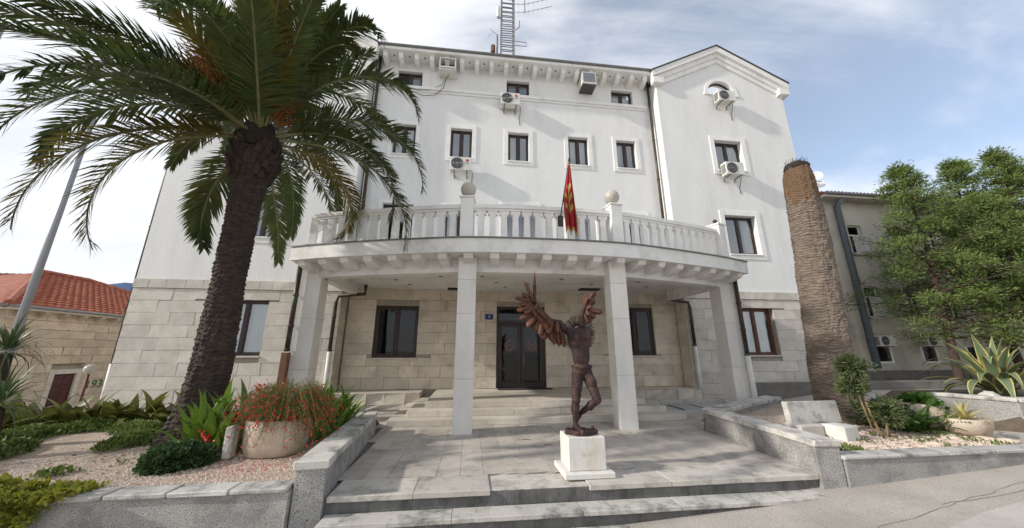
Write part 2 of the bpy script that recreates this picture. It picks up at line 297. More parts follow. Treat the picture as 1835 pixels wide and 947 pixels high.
# ------------------------------------------------------------------ ground
def sstep(a, b, t):
    t = max(0, min(1, (t-a)/(b-a))); return t*t*(3-2*t)
def gz(x, y):
    s = -.5+.062*max(-9, min(12, x)); s = max(s, -1.05)
    bk = -.12+.42*sstep(9.5, 15, x)
    w = sstep(5.6, 8.5, y); z = s*(1-w)+bk*w
    if x < -11.2: z = z-.9*sstep(-11.2, -15, x)*w
    return z
def grid(name, xs, ys, fn, mats, smooth=True, **kw):
    b = MB(); nx = len(xs)
    b.v = [(x, y, fn(x, y)) for y in ys for x in xs]
    b.f = [(j*nx+i, j*nx+i+1, (j+1)*nx+i+1, (j+1)*nx+i) for j in range(len(ys)-1) for i in range(nx-1)]; b.m = [0]*len(b.f)
    return b.build(name, mats, smooth=smooth, **kw)
def lin(a, b, n): return [a+(b-a)*i/(n-1) for i in range(n)]
xs = [-3000, -800, -200, -80, -40, -25]+lin(-18, 30, 97)+[40, 60, 120, 400, 1500, 3000]
ys = [-3000, -800, -200, -60, -20, -8]+lin(-4, 24, 85)+[30, 45, 80, 200, 800, 3000]
grid('street', xs, ys, gz, 'street', kind='structure')
def strip(name, pts, w, mt, dz, **kw):            # thin sheet following the ground
    b = MB(); vs = []
    for i, (x, y) in enumerate(pts):
        a = pts[max(0, i-1)]; c = pts[min(len(pts)-1, i+1)]; d = Vector((c[0]-a[0], c[1]-a[1])).normalized(); n = Vector((-d.y, d.x)); ww = w*U(.5, 1.4)
        for s_ in (-1, 1):
            X, Y = x+n.x*ww*s_/2, y+n.y*ww*s_/2; vs.append((X, Y, gz(X, Y)+dz))
    b.add(vs, [(2*i, 2*i+2, 2*i+3, 2*i+1) for i in range(len(pts)-1)]); return b.build(name, mt, kind='structure', **kw)
def wig(p0, p1, n, a): return [(p0[0]+(p1[0]-p0[0])*t+U(-a, a)*.3, p0[1]+(p1[1]-p0[1])*t+U(-a, a)) for t in lin(0, 1, n)]
strip('street_crack', wig((2.4, 3.62), (9.5, 4.75), 40, .03), .008, 'crack', .005)
strip('street_crack', wig((6.0, 4.25), (10.5, 4.35), 22, .03), .009, 'crack', .005)
strip('street_crack', wig((4.2, 4.2), (4.0, 3.0), 10, .03), .008, 'crack', .005)
pb = MB(); pp = [(4.1, 3.05), (6.6, 3.25), (9.5, 4.0), (9.8, 4.35), (6.2, 3.98), (4.0, 3.5)]; pb.add([(x, y, gz(x, y)+.006) for x, y in pp], [range(6)]); pb.build('street_patch', 'patch', kind='structure')
# distant hill
hx = lin(-2600, 200, 60)
hb = MB()
for x in hx:
    t = (x+1268)/210; h = 234*math.exp(-t*t*.5)+20*math.exp(-((x+1700)/300)**2)+9*nz3(x, 0, 0, .011)
    hb.v += [(x, 1180, -5), (x+40, 1240, h*.6), (x+60, 1320, h), (x+60, 1700, -5)]
hb.f = [(4*i+k, 4*i+4+k, 4*i+5+k, 4*i+1+k) for i in range(len(hx)-1) for k in range(3)]; hb.m = [0]*len(hb.f)
hb.build('hill', 'hill', kind='structure', smooth=True)

# ------------------------------------------------------------------ main building
CXB = 1.88; XL, XR = -11.1, 14.86; IL, IR = -4.5, 8.3; YC, YW = 13.0, 12.4
BLD = thing('civic_building', 'large white four storey building with two gabled wings, stone ground floor and columned porch', 'building', (CXB, YC, 0))
CW = [-3.05, -.66, 1.84, 4.56, 6.82]
win2 = [(c-.46, c+.46, 9.75, 11.17) for c in CW]
win3 = [(c-.53, c+.53, 13.21, 13.94) for c in (-3.03, 1.83, 6.86)]
win1 = [(-3.65, -2.45, 4.5, 7.5), (-1.2, -.02, 4.5, 7.48), (1.2, 2.62, 4.5, 7.7), (3.95, 5.15, 4.5, 7.5), (6.2, 7.4, 4.5, 7.52)]
gwin = [(-3.5, -1.95, 1.53, 3.41), (5.72, 7.28, 1.6, 3.47)]; door = (.96, 2.84, .45, 3.44)
def mir(w): return (2*CXB-w[1], 2*CXB-w[0], w[2], w[3])
rw = [(10.62, 12.13, 1.61, 3.45), (10.67, 12.12, 5.7, 7.44), (10.78, 12.12, 9.62, 11.14)]
lw = [mir(w) for w in rw]
def wall(mb, Y, x0, x1, z0, z1, holes, rev=.24, arch=None):
    xs = sorted({x0, x1, *[h[0] for h in holes], *[h[1] for h in holes]}); zs = sorted({z0, z1, *[h[2] for h in holes], *[h[3] for h in holes]})
    xs = [x for x in xs if x0 <= x <= x1]; zs = [z for z in zs if z0 <= z <= z1]
    for i in range(len(xs)-1):
        for j in range(len(zs)-1):
            cx, cz = (xs[i]+xs[i+1])/2, (zs[j]+zs[j+1])/2
            if any(h[0] < cx < h[1] and h[2] < cz < h[3] for h in holes): continue
            mb.quad((xs[i], Y, zs[j]), (xs[i+1], Y, zs[j]), (xs[i+1], Y, zs[j+1]), (xs[i], Y, zs[j+1]))
    for a, b, c, d in holes:
        if b < x0 or a > x1 or d <= z0 or c >= z1: continue
        y2 = Y+rev; c_ = max(c, z0); d_ = min(d, z1)
        mb.quad((a, Y, c_), (a, Y, d_), (a, y2, d_), (a, y2, c_)); mb.quad((b, Y, c_), (b, y2, c_), (b, y2, d_), (b, Y, d_))
        if c >= z0: mb.quad((a, Y, c), (a, y2, c), (b, y2, c), (b, Y, c))
        if d <= z1: mb.quad((a, Y, d), (b, Y, d), (b, y2, d), (a, y2, d))
ZB = 4.08
b = MB(); wall(b, YC, IL, IR, 4.02, 14.6, win1+win2+win3); b.build('central_wall', 'stucco', BLD)
b = MB(); b.mi = 0; wall(b, YC+.02, IL-.02, IR+.02, -.2, 4.02, gwin+[door], .2); b.build('porch_wall', 'mortar', BLD)
APX, EZ, AZ = 3.55, 14.22, 15.93
ac_c = 11.60; ac_z = 13.74; ac_r = .70
def wing(side):
    f = (lambda x: x) if side > 0 else (lambda x: 2*CXB-x)
    W_ = rw if side > 0 else lw
    x0, x1 = sorted((f(IR), f(XR)))
    b = MB(); wall(b, YW, x0, x1, ZB, 13.0, W_[1:])
    # gable with arched opening, built as fan strips
    xc = (x0+x1)/2; acx = f(ac_c); n = 14
    arc = [(acx-ac_r*math.cos(PI*i/n), ac_z+ac_r*math.sin(PI*i/n)) for i in range(n+1)]
    gz_ = lambda x: EZ+(AZ-EZ)*(1-abs(x-xc)/(x1-xc))
    b.quad((x0, YW, 13.0), (x1, YW, 13.0), (x1, YW, ac_z), (x0, YW, ac_z))
    b.quad((x0, YW, ac_z), (acx-ac_r, YW, ac_z), (acx-ac_r, YW, gz_(acx-ac_r)), (x0, YW, EZ)); b.quad((acx+ac_r, YW, ac_z), (x1, YW, ac_z), (x1, YW, EZ), (acx+ac_r, YW, gz_(acx+ac_r)))
    for i in range(n):
        (xa, za), (xb, zb) = arc[i], arc[i+1]
        if xa < xc < xb:
            b.add([(xa, YW, za), (xb, YW, zb), (xb, YW, gz_(xb)), (xc, YW, AZ), (xa, YW, gz_(xa))], [range(5)])
        else: b.quad((xa, YW, za), (xb, YW, zb), (xb, YW, gz_(xb)), (xa, YW, gz_(xa)))
        b.quad((xa, YW, za), (xa, YW+.22, za), (xb, YW+.22, zb), (xb, YW, zb))
    b.quad((acx-ac_r, YW, ac_z), (acx+ac_r, YW, ac_z), (acx+ac_r, YW+.22, ac_z), (acx-ac_r, YW+.22, ac_z))
    for x in (x0, x1):                                     # side walls
        y2 = YC if abs(x-f(IR)) < .01 else 27
        b.quad((x, YW, ZB), (x, y2, ZB), (x, y2, EZ), (x, YW, EZ))
    b.build('wing_wall', 'stucco', BLD)
    m = MB(); wall(m, YW+.02, x0+.02, x1-.02, -.4, ZB, [W_[0]], .2)
    for x in (x0+.02, x1-.02): m.quad((x, YW+.02, -.4), (x, YC+.02 if abs(x-f(IR)) < .1 else 27, -.4), (x, YC+.02 if abs(x-f(IR)) < .1 else 27, ZB), (x, YW+.02, ZB))
    m.build('wing_base_wall', 'mortar', BLD)
    # arch surround, glass
    for (nm, r0, r1, y0, y1, mt) in (('arch_surround', ac_r+.002, ac_r+.17, YW-.035, YW+.01, 'trim'), ('arch_frame', ac_r-.07, ac_r-.002, YW+.13, YW+.19, 'frame')):
        a = MB(); o1 = [(acx-r1*math.cos(PI*i/16), ac_z+r1*math.sin(PI*i/16)) for i in range(17)]; o0 = [(acx-r0*math.cos(PI*i/16), ac_z+r0*math.sin(PI*i/16)) for i in range(17)]
        for i in range(16): a.prism([o1[i], o1[i+1], o0[i+1], o0[i]], y0, y1)
        w_ = a.build(nm, mt, BLD)
        if nm == 'arch_frame':
            g = MB(); g.add([(x, YW+.16, z) for x, z in arc], [range(n+1)]); g.build('pane', 'glass', w_)
            g = MB(); g.add([(x, YW+.24, z) for x, z in arc], [range(n+1)]); g.build('blind', 'blind', w_)
    sill = MB(); sill.box(acx-ac_r-.22, acx+ac_r+.22, YW-.05, YW+.02, ac_z-.13, ac_z-.003, .008); sill.build('arch_sill', 'trim', BLD)
    # raking cornice: outer fascia, inner moulding, both following the gable
    hw = (x1-x0)/2+.42; sl_ = (AZ-EZ)/((x1-x0)/2)
    def rake(nm, mt, t0, t1, y0, y1, ext):
        a = MB(); h2 = (x1-x0)/2+ext
        for sgn in (-1, 1):
            pr = [(xc+sgn*h2, AZ-sl_*h2+t0), (xc, AZ+t0), (xc, AZ+t1), (xc+sgn*h2, AZ-sl_*h2+t1)]
            a.prism(pr if sgn < 0 else pr[::-1], y0, y1)
        return a.build(nm, mt, BLD)
    rake('raking_cornice', 'trim', .10, .40, YW-.24, YW+.05, .24)
    rake('raking_moulding', 'trim', -.16, .097, YW-.13, YW+.03, .10); rake('raking_fillet', 'trim', -.42, -.163, YW-.07, YW+.02, 0)
    rake('verge_edge', 'roofdark', .403, .46, YW-.28, YW+.3, .28)
    for sgn in (-1, 1):
        e = MB(); xe = xc+sgn*((x1-x0)/2); e.box(min(xe-sgn*.30, xe+sgn*.235), max(xe-sgn*.30, xe+sgn*.235), YW-.225, YW+.04, EZ-.36, EZ-.03, .015)
        e.build('cornice_return', 'trim', BLD)
    r = MB()
    for sgn in (-1, 1):
        h2 = (x1-x0)/2+.28; p = [(xc+sgn*h2, AZ-sl_*h2+.40), (xc, AZ+.40), (xc, AZ+.46), (xc+sgn*h2, AZ-sl_*h2+.46)]
        r.prism(p if sgn < 0 else p[::-1], YW+.3, 27)
    r.build('wing_roof', 'roofdark', BLD)
    ev = MB(); xo = f(XR); ev.box(min(xo, xo+side*.235), max(xo, xo+side*.235), YW+.05, 27, EZ-.38, EZ+.1); ev.build('side_eave', 'trim', BLD)
    # stone band and blocks
    x = x0; bm_ = []
    while x < x1-.05:
        l = min(U(.42, .62), x1-x)
        if x1-(x+l) < .25: l = x1-x
        block('band_stone', 'stone_w', BLD, x+.004, x+l-.004, YW-.055, YW+.04, 3.80, 4.10); x += l
    courses(BLD, x0, x1, YW, -.2, 3.79, [W_[0]], 'stone_w', .99)
    xi = f(IR); return_blocks(BLD, xi, side)
def courses(par, x0, x1, Y, z0, z1, holes, mt, k=1.0):
    nr = round((z1-z0)/.40); h = (z1-z0)/nr
    for r in range(nr):
        za, zb = z0+r*h, z0+(r+1)*h
        ivs = [(x0, x1)]
        for hx0, hx1, hz0, hz1 in holes:
            if hz0 < zb-.12 and hz1 > za+.12:
                ivs = [q for (a, c) in ivs for q in ((a, min(c, hx0)), (max(a, hx1), c)) if q[1]-q[0] > .03]
        for a, c in ivs:
            L_ = c-a; n = max(1, round(L_/.82)); cuts = [a]+[a+L_*(i+(.5 if r % 2 and n > 1 and i else 0)*.8)/n+(U(-.16, .16) if n > 1 else 0)*min(1, L_/n) for i in range(1, n)]+[c]
            for i in range(n):
                zt = zb; zl = za
                for hx0, hx1, hz0, hz1 in holes:       # trim the course that crosses a lintel or sill
                    if cuts[i+1] > hx0+.02 and cuts[i] < hx1-.02:
                        if za < hz1 < zb and hz1-za <= .12: zl = hz1
                        if za < hz0 < zb and zb-hz0 <= .12: zt = hz0
                        if za < hz0 < zb and hz0-za > .12 and not (hz0 < zb-.12): zt = hz0
                block('stone_block', mt, par, cuts[i]+.004, cuts[i+1]-.004, Y-.012-U(0, .012), Y+.06, zl+.004, zt-.004)
def return_blocks(par, x, side):
    for r in range(9):
        z = .45+r*.4
        if side > 0: block('stone_block', 'stone', par, x-.012, x+.05, YW+.03, YC-.02, z+.004, min(z+.396, 4.0))
        else: block('stone_block', 'stone', par, x-.05, x+.012, YW+.03, YC-.02, z+.004, min(z+.396, 4.0))
wing(-1); wing(1)
courses(BLD, IL+.03, IR-.03, YC, .46, 4.02, gwin+[door], 'stone')
# plinth ledge under the porch wall
for (a, c) in ((IL, -1.6), (4.9, IR)):
    x = a
    while x < c-.1:
        l = min(U(.5, .75), c-x)
        if c-x-l < .25: l = c-x
        block('plinth_stone', 'porch_stone', BLD, x+.003, x+l-.003, 12.0, 13.0, .12, .45); block('plinth_stone', 'porch_stone', BLD, x+.003, x+l-.003, 11.93, 12.9, -.05, .12); x += l
# interior dark rooms
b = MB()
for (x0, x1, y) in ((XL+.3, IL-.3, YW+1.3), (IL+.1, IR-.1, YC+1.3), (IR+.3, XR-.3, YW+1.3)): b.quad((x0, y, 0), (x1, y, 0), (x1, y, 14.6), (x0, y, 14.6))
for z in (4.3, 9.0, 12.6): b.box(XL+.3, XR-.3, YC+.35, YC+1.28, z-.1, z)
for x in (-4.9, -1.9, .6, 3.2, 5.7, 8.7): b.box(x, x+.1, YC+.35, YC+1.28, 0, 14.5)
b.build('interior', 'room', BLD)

def window(x0, x1, z0, z1, Y, rev=.15, sur=.19, mull=1, curtain=None, fm='frame', sill=True, gl='glass', openl=False, fw=.07):
    yf = Y+rev; f = MB()
    f.box(x0, x0+fw, yf, yf+.06, z0, z1, .006); f.box(x1-fw, x1, yf, yf+.06, z0, z1, .006)
    f.box(x0+fw, x1-fw, yf, yf+.06, z1-fw, z1, .006); f.box(x0+fw, x1-fw, yf, yf+.06, z0, z0+fw, .006)
    w = f.build('window', fm, BLD)
    xi = [x0+fw]+[x0+fw+(x1-x0-2*fw)*(i+1)/(mull+1) for i in range(mull)]+[x1-fw]
    for i in range(mull):
        m = MB(); m.box(xi[i+1]-.055, xi[i+1]+.055, yf-.012, yf+.055, z0+fw, z1-fw, .008); m.build('mullion', 'brownwood' if fm == 'brownwood' else fm, w)
    for i in range(mull+1):
        a, c = xi[i]+(.056 if i else .001), xi[i+1]-(.056 if i < mull else .001)
        if openl and i == 0:
            s_ = MB(); s_.box(a, a+.03, yf+.06, yf+.5, z0+.1, z1-.1); s_.build('open_sash', fm, w); continue
        s_ = MB()
        s_.box(a, a+.035, yf+.008, yf+.05, z0+fw+.001, z1-fw-.001); s_.box(c-.035, c, yf+.008, yf+.05, z0+fw+.001, z1-fw-.001); s_.box(a+.036, c-.036, yf+.008, yf+.05, z1-fw-.05, z1-fw-.001); s_.box(a+.036, c-.036, yf+.008, yf+.05, z0+fw+.001, z0+fw+.05)
        s_.build('sash', fm, w)
        p = MB(); p.quad((a+.03, yf+.03, z0+fw+.04), (c-.03, yf+.03, z0+fw+.04), (c-.03, yf+.03, z1-fw-.04), (a+.03, yf+.03, z1-fw-.04)); p.build('pane', gl, w)
    if curtain:
        for (ta, tb) in curtain:
            a, c = x0+.05+(x1-x0-.1)*ta, x0+.05+(x1-x0-.1)*tb; n = 26; q = MB()
            q.v = [(a+(c-a)*i/n, yf+.17+.025*math.sin(i*1.9+a*3), z) for z in (z0+.04, z1-.04) for i in range(n+1)]; q.f = [(i, i+1, n+2+i, n+1+i) for i in range(n)]; q.m = [0]*n
            q.build('curtain', 'curtain', w, smooth=True)
    if sur:
        q = MB(); y0, y1 = Y-.035, Y+.012
        q.box(x0-sur, x0-.002, y0, y1, z0-sur, z1+sur, .006); q.box(x1+.002, x1+sur, y0, y1, z0-sur, z1+sur, .006); q.box(x0-.002, x1+.002, y0+.003, y1, z1+.002, z1+sur, .006); q.box(x0-.002, x1+.002, y0+.003, y1, z0-sur, z0-.002, .006)
        q.build('surround', 'trim', w)
    if sill:
        q = MB(); q.box(x0-.03, x1+.03, Y-.075, yf-.003, z0-.05, z0+.004, .008); q.build('sill', 'trim' if sur else 'stone_w', w)
    return w
CUR = [[(0,.45),(.55,1)], None, [(0,.42)], [(.05,.45),(.6,1)], [(.0,.3)]]
for i, w_ in enumerate(win2): window(*w_, YC, curtain=CUR[i])
for i, w_ in enumerate(win3): window(*w_, YC, sur=0, sill=False, curtain=None if i != 2 else [(.1,.9)], openl=(i == 0))
for i, w_ in enumerate(win1): window(*w_, YC, sur=.16, sill=False, mull=2 if i == 2 else 1, gl='glass', curtain=[(0,.2)] if i in (1, 4) else None)
for w_ in gwin: window(*w_, YC, rev=.1, sur=0, gl='darkglass', fw=.1)
for i, w_ in enumerate(rw): window(*w_, YW, rev=.2, sur=.0 if i == 0 else .22, fm='brownwood' if i == 0 else 'frame', curtain=[[(0,.47),(.53,1)], [(.75,1)], [(.5,1)]][i])
for i, w_ in enumerate(lw): window(*w_, YW, rev=.2, sur=.0 if i == 0 else .22, curtain=[[(.0,1)], [(.5,1)], [(.0,.4)]][i])
# mould string course and eaves
b = MB(); b.box(IL, IR, YC-.10, YC+.01, 12.98, 13.13, .02); b.box(IL, IR, YC-.055, YC+.01, 12.88, 12.977, .015); b.build('string_course', 'trim', BLD)
ev = MB(); ev.box(IL, IR, 12.33, YC+.05, 14.42, 14.60, .012); ev.box(IL, IR, 12.40, YC+.05, 14.603, 14.66); eaves = ev.build('eaves', 'trim', BLD)
g_ = MB(); g_.tube([(IL, 12.32, 14.62), (IR, 12.32, 14.62)], .07, 8); g_.build('gutter', 'gutter', eaves)
for i in range(19):
    x = IL+.45+i*(IR-IL-.9)/18; c_ = MB(); c_.prism([(YC+.0, 14.06), (12.72, 14.10), (12.52, 14.2), (12.46, 14.417), (YC+.0, 14.417)], x-.095, x+.095, 'x'); c_.build('corbel', 'trim', eaves)
    if i < 18:
        d = MB(); xx = x+(IR-IL-.9)/36; d.tube([(xx, 12.68, 14.405), (xx, 12.68, 14.425)], .035, 10); d.build('soffit_vent', 'black', eaves)
rf = MB(); rf.prism([(12.28, 14.66), (19.5, 17.6), (27, 14.6), (27, 14.5), (19.5, 17.5), (12.5, 14.60)], IL+.0, IR-.0, 'x'); rf.build('central_roof', 'roofdark', BLD)
# door
x0, x1, z0, z1 = door; yf = YC+.1
f = MB(); f.box(x0, x0+.1, yf, yf+.1, z0, z1, .008); f.box(x1-.1, x1, yf, yf+.1, z0, z1, .008); f.box(x0+.1, x1-.1, yf, yf+.1, z1-.1, z1, .008); f.box(x0+.1, x1-.1, yf-.01, yf+.1, 2.78, 2.9, .008)
DR = f.build('entrance_door', 'frame', BLD)
p = MB(); p.quad((x0+.1, yf+.06, 2.9), (x1-.1, yf+.06, 2.9), (x1-.1, yf+.06, z1-.1), (x0+.1, yf+.06, z1-.1)); p.build('transom_pane', 'darkglass', DR)
for s_, (a, c) in enumerate(((x0+.1, (x0+x1)/2-.005), ((x0+x1)/2+.005, x1-.1))):
    l = MB(); l.box(a, a+.11, yf+.02, yf+.08, z0+.02, 2.775, .006); l.box(c-.11, c, yf+.02, yf+.08, z0+.02, 2.775, .006); l.box(a+.11, c-.11, yf+.02, yf+.08, 2.66, 2.775, .006); l.box(a+.11, c-.11, yf+.02, yf+.08, z0+.02, z0+.2, .006); l.build('door_leaf', 'frame', DR)
    p = MB(); p.quad((a+.1, yf+.05, z0+.2), (c-.1, yf+.05, z0+.2), (c-.1, yf+.05, 2.67), (a+.1, yf+.05, 2.67)); p.build('door_pane', 'darkglass', DR)
    cx_, cz_ = (a+c)/2, 1.98; d = MB()
    for r_ in (.19, .155):
        for i in range(28):
            t, u = 2*PI*i/28, 2*PI*(i+1)/28; d.quad(*[(cx_+q*math.cos(v), yf+.043, cz_+q*math.sin(v)*1.15) for q, v in ((r_, t), (r_, u), (r_-.02, u), (r_-.02, t))])
    for z_ in (-.06, -.02, .03):
        for k in range(5): d.box(cx_-.10+k*.042, cx_-.07+k*.042, yf+.040, yf+.043, cz_+z_-.012, cz_+z_+.016)
    d.build('door_emblem', 'decal', DR)
h = MB(); hx_ = (x0+x1)/2+.09; h.tube([(hx_, yf-.0, 1.25), (hx_+.0, yf-.07, 1.25), (hx_, yf-.07, 1.62), (hx_, yf-.0, 1.62)], .014, 8); h.build('door_handle', 'metal', DR)
# house number plate, camera boxes
np_ = MB(); np_.box(.52, .82, YC-.05, YC-.025, 2.93, 3.13, .004); NP = np_.build('number_plate', 'blue', BLD)
link('number', text_mesh('4', .15, 'white'), NP, (.67, YC-.055, 3.03), rot=(R(90), 0, 0))

# ------------------------------------------------------------------ porch canopy, balcony, pillars
FR = [(-4.75, 9.12), (-4.1, 8.86), (-3.49, 8.64), (-2.75, 8.42), (-2.05, 8.22), (-1.06, 7.97), (-.25, 7.80), (.69, 7.72), (1.8, 7.70), (2.9, 7.72), (3.85, 7.80), (4.66, 7.97), (5.65, 8.22), (6.35, 8.42), (7.09, 8.64), (7.7, 8.86), (8.35, 9.12)]
def dense(P, k=4):
    out = []
    for i in range(len(P)-1):
        p = [Vector(P[max(0, min(len(P)-1, i+d))]) for d in (-1, 0, 1, 2)]
        for t in lin(0, 1, k+1)[:-1]:
            out.append(.5*((2*p[1])+(p[2]-p[0])*t+(2*p[0]-5*p[1]+4*p[2]-p[3])*t*t+(3*p[1]-p[0]-3*p[2]+p[3])*t**3))
    return out+[Vector(P[-1])]
FD = dense(FR)
def offset(P, d, ends=True):
    out = []
    for i, p in enumerate(P):
        t = (P[min(i+1, len(P)-1)]-P[max(i-1, 0)]).normalized(); out.append(p+Vector((-t.y, t.x))*d)
    return out
def ribbon(mb, A, B, z0, z1):                         # solid between two plan curves
    n = len(A); vs = [(*p, z) for z in (z0, z1) for P in (A, B) for p in P]
    a0, b0, a1, b1 = 0, n, 2*n, 3*n
    fs = []
    for i in range(n-1): fs += [(a0+i, a0+i+1, a1+i+1, a1+i), (b0+i+1, b0+i, b1+i, b1+i+1), (a1+i, a1+i+1, b1+i+1, b1+i), (a0+i+1, a0+i, b0+i, b0+i+1)]
    for i in (0, n-1): fs.append((a0+i, b0+i, b1+i, a1+i))
    mb.add(vs, fs)
def along(P, n=None):
    d = [0]
    for i in range(1, len(P)): d.append(d[-1]+(P[i]-P[i-1]).length)
    def at(s):
        for i in range(1, len(P)):
            if s <= d[i] or i == len(P)-1:
                t = (s-d[i-1])/(d[i]-d[i-1]); return P[i-1].lerp(P[i], t), (P[i]-P[i-1]).normalized()
    return at, d[-1]
back = [Vector((p.x, YC-.03 if IL < p.x < IR else YW-.03)) for p in FD]
c_ = MB(); ribbon(c_, offset(FD, .30), back, 4.05, 4.36); CAN = c_.build('canopy', 'canopy', BLD)
c_ = MB(); ribbon(c_, FD, offset(FD, .298), 4.05, 4.40)
for sx, px in ((0, -4.75), (1, 8.35)): c_.box(px-.0 if sx == 0 else px-.28, px+.28 if sx == 0 else px, 9.32, YW-.04, 4.052, 4.398)
c_.build('fascia', 'canopy', CAN)
c_ = MB(); ribbon(c_, offset(FD, -.035), offset(FD, .2), 4.403, 4.435); c_.build('fascia_flashing', 'gutter', CAN)
BMC = offset(FD, .62)
c_ = MB(); ribbon(c_, BMC, offset(FD, .95), 3.70, 4.047); c_.build('beam', 'canopy', CAN)
for x in (-4.25, 7.62): c_ = MB(); c_.box(x, x+.24, 9.75, YW-.03, 3.70, 4.046); c_.build('side_beam', 'canopy', CAN)
at, Ltot = along(FD); n = int(Ltot/.64); cm = MB(); cm.prism([(.62, 3.82), (.36, 3.84), (.12, 3.93), (.06, 4.047), (.62, 4.047)], -.11, .11, 'x'); cme = cm.mesh('corbel', 'canopy')
for i in range(n):
    p, t = at(.3+i*(Ltot-.6)/(n-1)); o = link('corbel', cme, CAN, (p.x, p.y, 0), rot=(0, 0, math.atan2(t.y, t.x)))
# ceiling fittings
for (x, y) in ((-2.5, 11.3), (-1.0, 10.6), (.83, 11.4), (1.92, 11.5), (.3, 10.5), (2.9, 10.6), (4.16, 11.3), (5.6, 10.7), (-2.2, 12.1), (1.2, 12.2), (6.3, 11.5)):
    d = MB(); d.lathe([(.045, -.012), (.07, -.012), (.07, .0)], (x, y, 4.049), 16); d.mi = 1; d.lathe([(.001, -.006), (.044, -.006)], (x, y, 4.047), 14); d.build('downlight', ['gutter', 'acdark'], CAN)
d = MB(); d.box(4.02, 4.78, 12.05, 12.4, 4.0, 4.048); d.box(-.9, -.5, 12.55, 12.78, 3.99, 4.048); d.build('ceiling_hatch', 'black', CAN)
# balustrade
RL = offset(FD, .30); at, Lr = along(RL)
def s_of(x):
    s = 0
    for i in range(1, len(RL)):
        if RL[i].x >= x: return s+(RL[i]-RL[i-1]).length*(x-RL[i-1].x)/(RL[i].x-RL[i-1].x)
        s += (RL[i]-RL[i-1]).length
    return s
r_ = MB(); sub = [at(s)[0] for s in lin(s_of(-4.25), s_of(7.6), 70)]
ribbon(r_, offset(sub, -.11), offset(sub, .11), 5.27, 5.37); ribbon(r_, offset(sub, -.08), offset(sub, .08), 5.21, 5.267)
ribbon(r_, offset(sub, -.10), offset(sub, .10), 4.437, 4.52)
BAL = r_.build('balustrade', 'trim', BLD)
bm_ = MB(); bm_.prism([(-.082, 4.52), (.082, 4.52), (.07, 5.03), (.075, 5.10), (.125, 5.12), (.125, 5.208), (-.125, 5.208), (-.125, 5.12), (-.075, 5.10), (-.07, 5.03)], -.065, .065, 'y'); bme = bm_.mesh('baluster', 'trim')
def balus(xa, xb, n):
    sa, sb = s_of(xa), s_of(xb)
    for i in range(n):
        p, t = at(sa+(sb-sa)*(i+.5)/n); link('baluster', bme, BAL, (p.x, p.y, 0), rot=(0, 0, math.atan2(t.y, t.x)))
balus(-4.2, -.37, 13); balus(.03, 3.5, 12); balus(3.9, 7.35, 12)
for (xa, top) in ((-.17, 5.52), (3.70, 5.52), (7.48, 5.52)):
    p, t = at(s_of(xa)); q = MB(); q.box(-.16, .16, -.18, .18, 4.436, top, .008); q.box(-.19, .19, -.21, .21, top+.002, top+.05, .01); q.build('balustrade_post', 'trim', BAL, (p.x, p.y, 0), rot=(0, 0, math.atan2(t.y, t.x)))
q = MB(); p, t = at(s_of(7.48)); q.box(p.x-.09, p.x+.09, p.y+.19, YW-.02, 4.437, 5.35, .006); q.build('side_parapet', 'trim', BAL); q = MB(); p, t = at(s_of(-4.25)); q.box(p.x-.22, p.x-.04, p.y+.1, YW-.02, 4.437, 5.35, .006); q.build('side_parapet', 'trim', BAL)
# pillars: built of drums
def pillar(x0, x1, y0, y1, cuts):
    q = MB(); q.box(x0+.012, x1-.012, y0+.012, y1-.012, -.1, cuts[-1]); P_ = q.build('pillar', 'mortar', BLD)
    for a, c in zip(cuts[:-1], cuts[1:]):
        d = MB(); d.box(x0, x1, y0, y1, a+.002, c-.002, .008); d.build('pillar_stone', 'pillar', P_)
pillar(-.35, .09, 8.14, 8.56, [-.05, 1.15, 2.62, 3.45, 4.04]); pillar(3.50, 3.94, 8.14, 8.56, [-.05, 1.2, 2.55, 3.45, 4.04])
pillar(-4.62, -4.08, 9.55, 10.05, [-.1, 1.3, 2.6, 4.04]); pillar(7.66, 8.2, 9.55, 10.05, [-.1, 1.3, 2.6, 4.04])
# downpipes
def pipe(pts, zs, low):
    q = MB(); q.tube(pts, .06, 10); o = q.build('downpipe', 'copper', BLD, smooth=True)
    for z in zs:
        c = MB(); c.lathe([(.07, -.03), (.075, 0), (.07, .03)], (pts[-1][0], pts[-1][1], z), 12); c.build('pipe_collar', 'copper', o)
    if low is not None:
        l = MB(); l.tube([(pts[-1][0], pts[-1][1], pts[-1][2]+.05), (pts[-1][0]+.02, pts[-1][1], low)], .072, 12); l.build('pipe_lower_sleeve', 'pvc', o, smooth=True)
pipe([(8.13, 12.83, 14.4), (8.13, 12.83, 4.45)], (13.2, 11.2, 9.2, 7.2, 5.5), None)
pipe([(-4.33, 12.83, 14.4), (-4.33, 12.83, 4.45)], (13.2, 11.2, 9.2, 7.2, 5.5), None)
pipe([(7.75, 12.35, 4.05), (7.75, 12.35, 3.72), (8.4, 12.28, 3.62), (8.45, 12.28, 3.4), (8.45, 12.28, 1.9)], (2.9, 2.0), -.1)
pipe([(-3.75, 12.35, 4.05), (-3.75, 12.35, 3.72), (-4.6, 12.28, 3.62), (-4.66, 12.28, 3.4), (-4.66, 12.28, 1.7)], (2.9, 1.8), -.1)
pipe([(8.14, 9.46, 4.04), (8.14, 9.46, 1.6)], (3.2, 2.4, 1.65), -.1)
pipe([(-4.62, 9.46, 4.04), (-4.62, 9.46, 1.75)], (3.2, 2.4, 1.8), None)
pipe([(-11.18, 12.52, 13.8), (-11.18, 12.52, 1.35)], (10, 6, 1.4), -.2)
q = MB(); q.box(-4.70, -4.54, 9.37, 9.53, -.1, 1.73, .01); q.build('pipe_casing', 'rustbox', BLD)

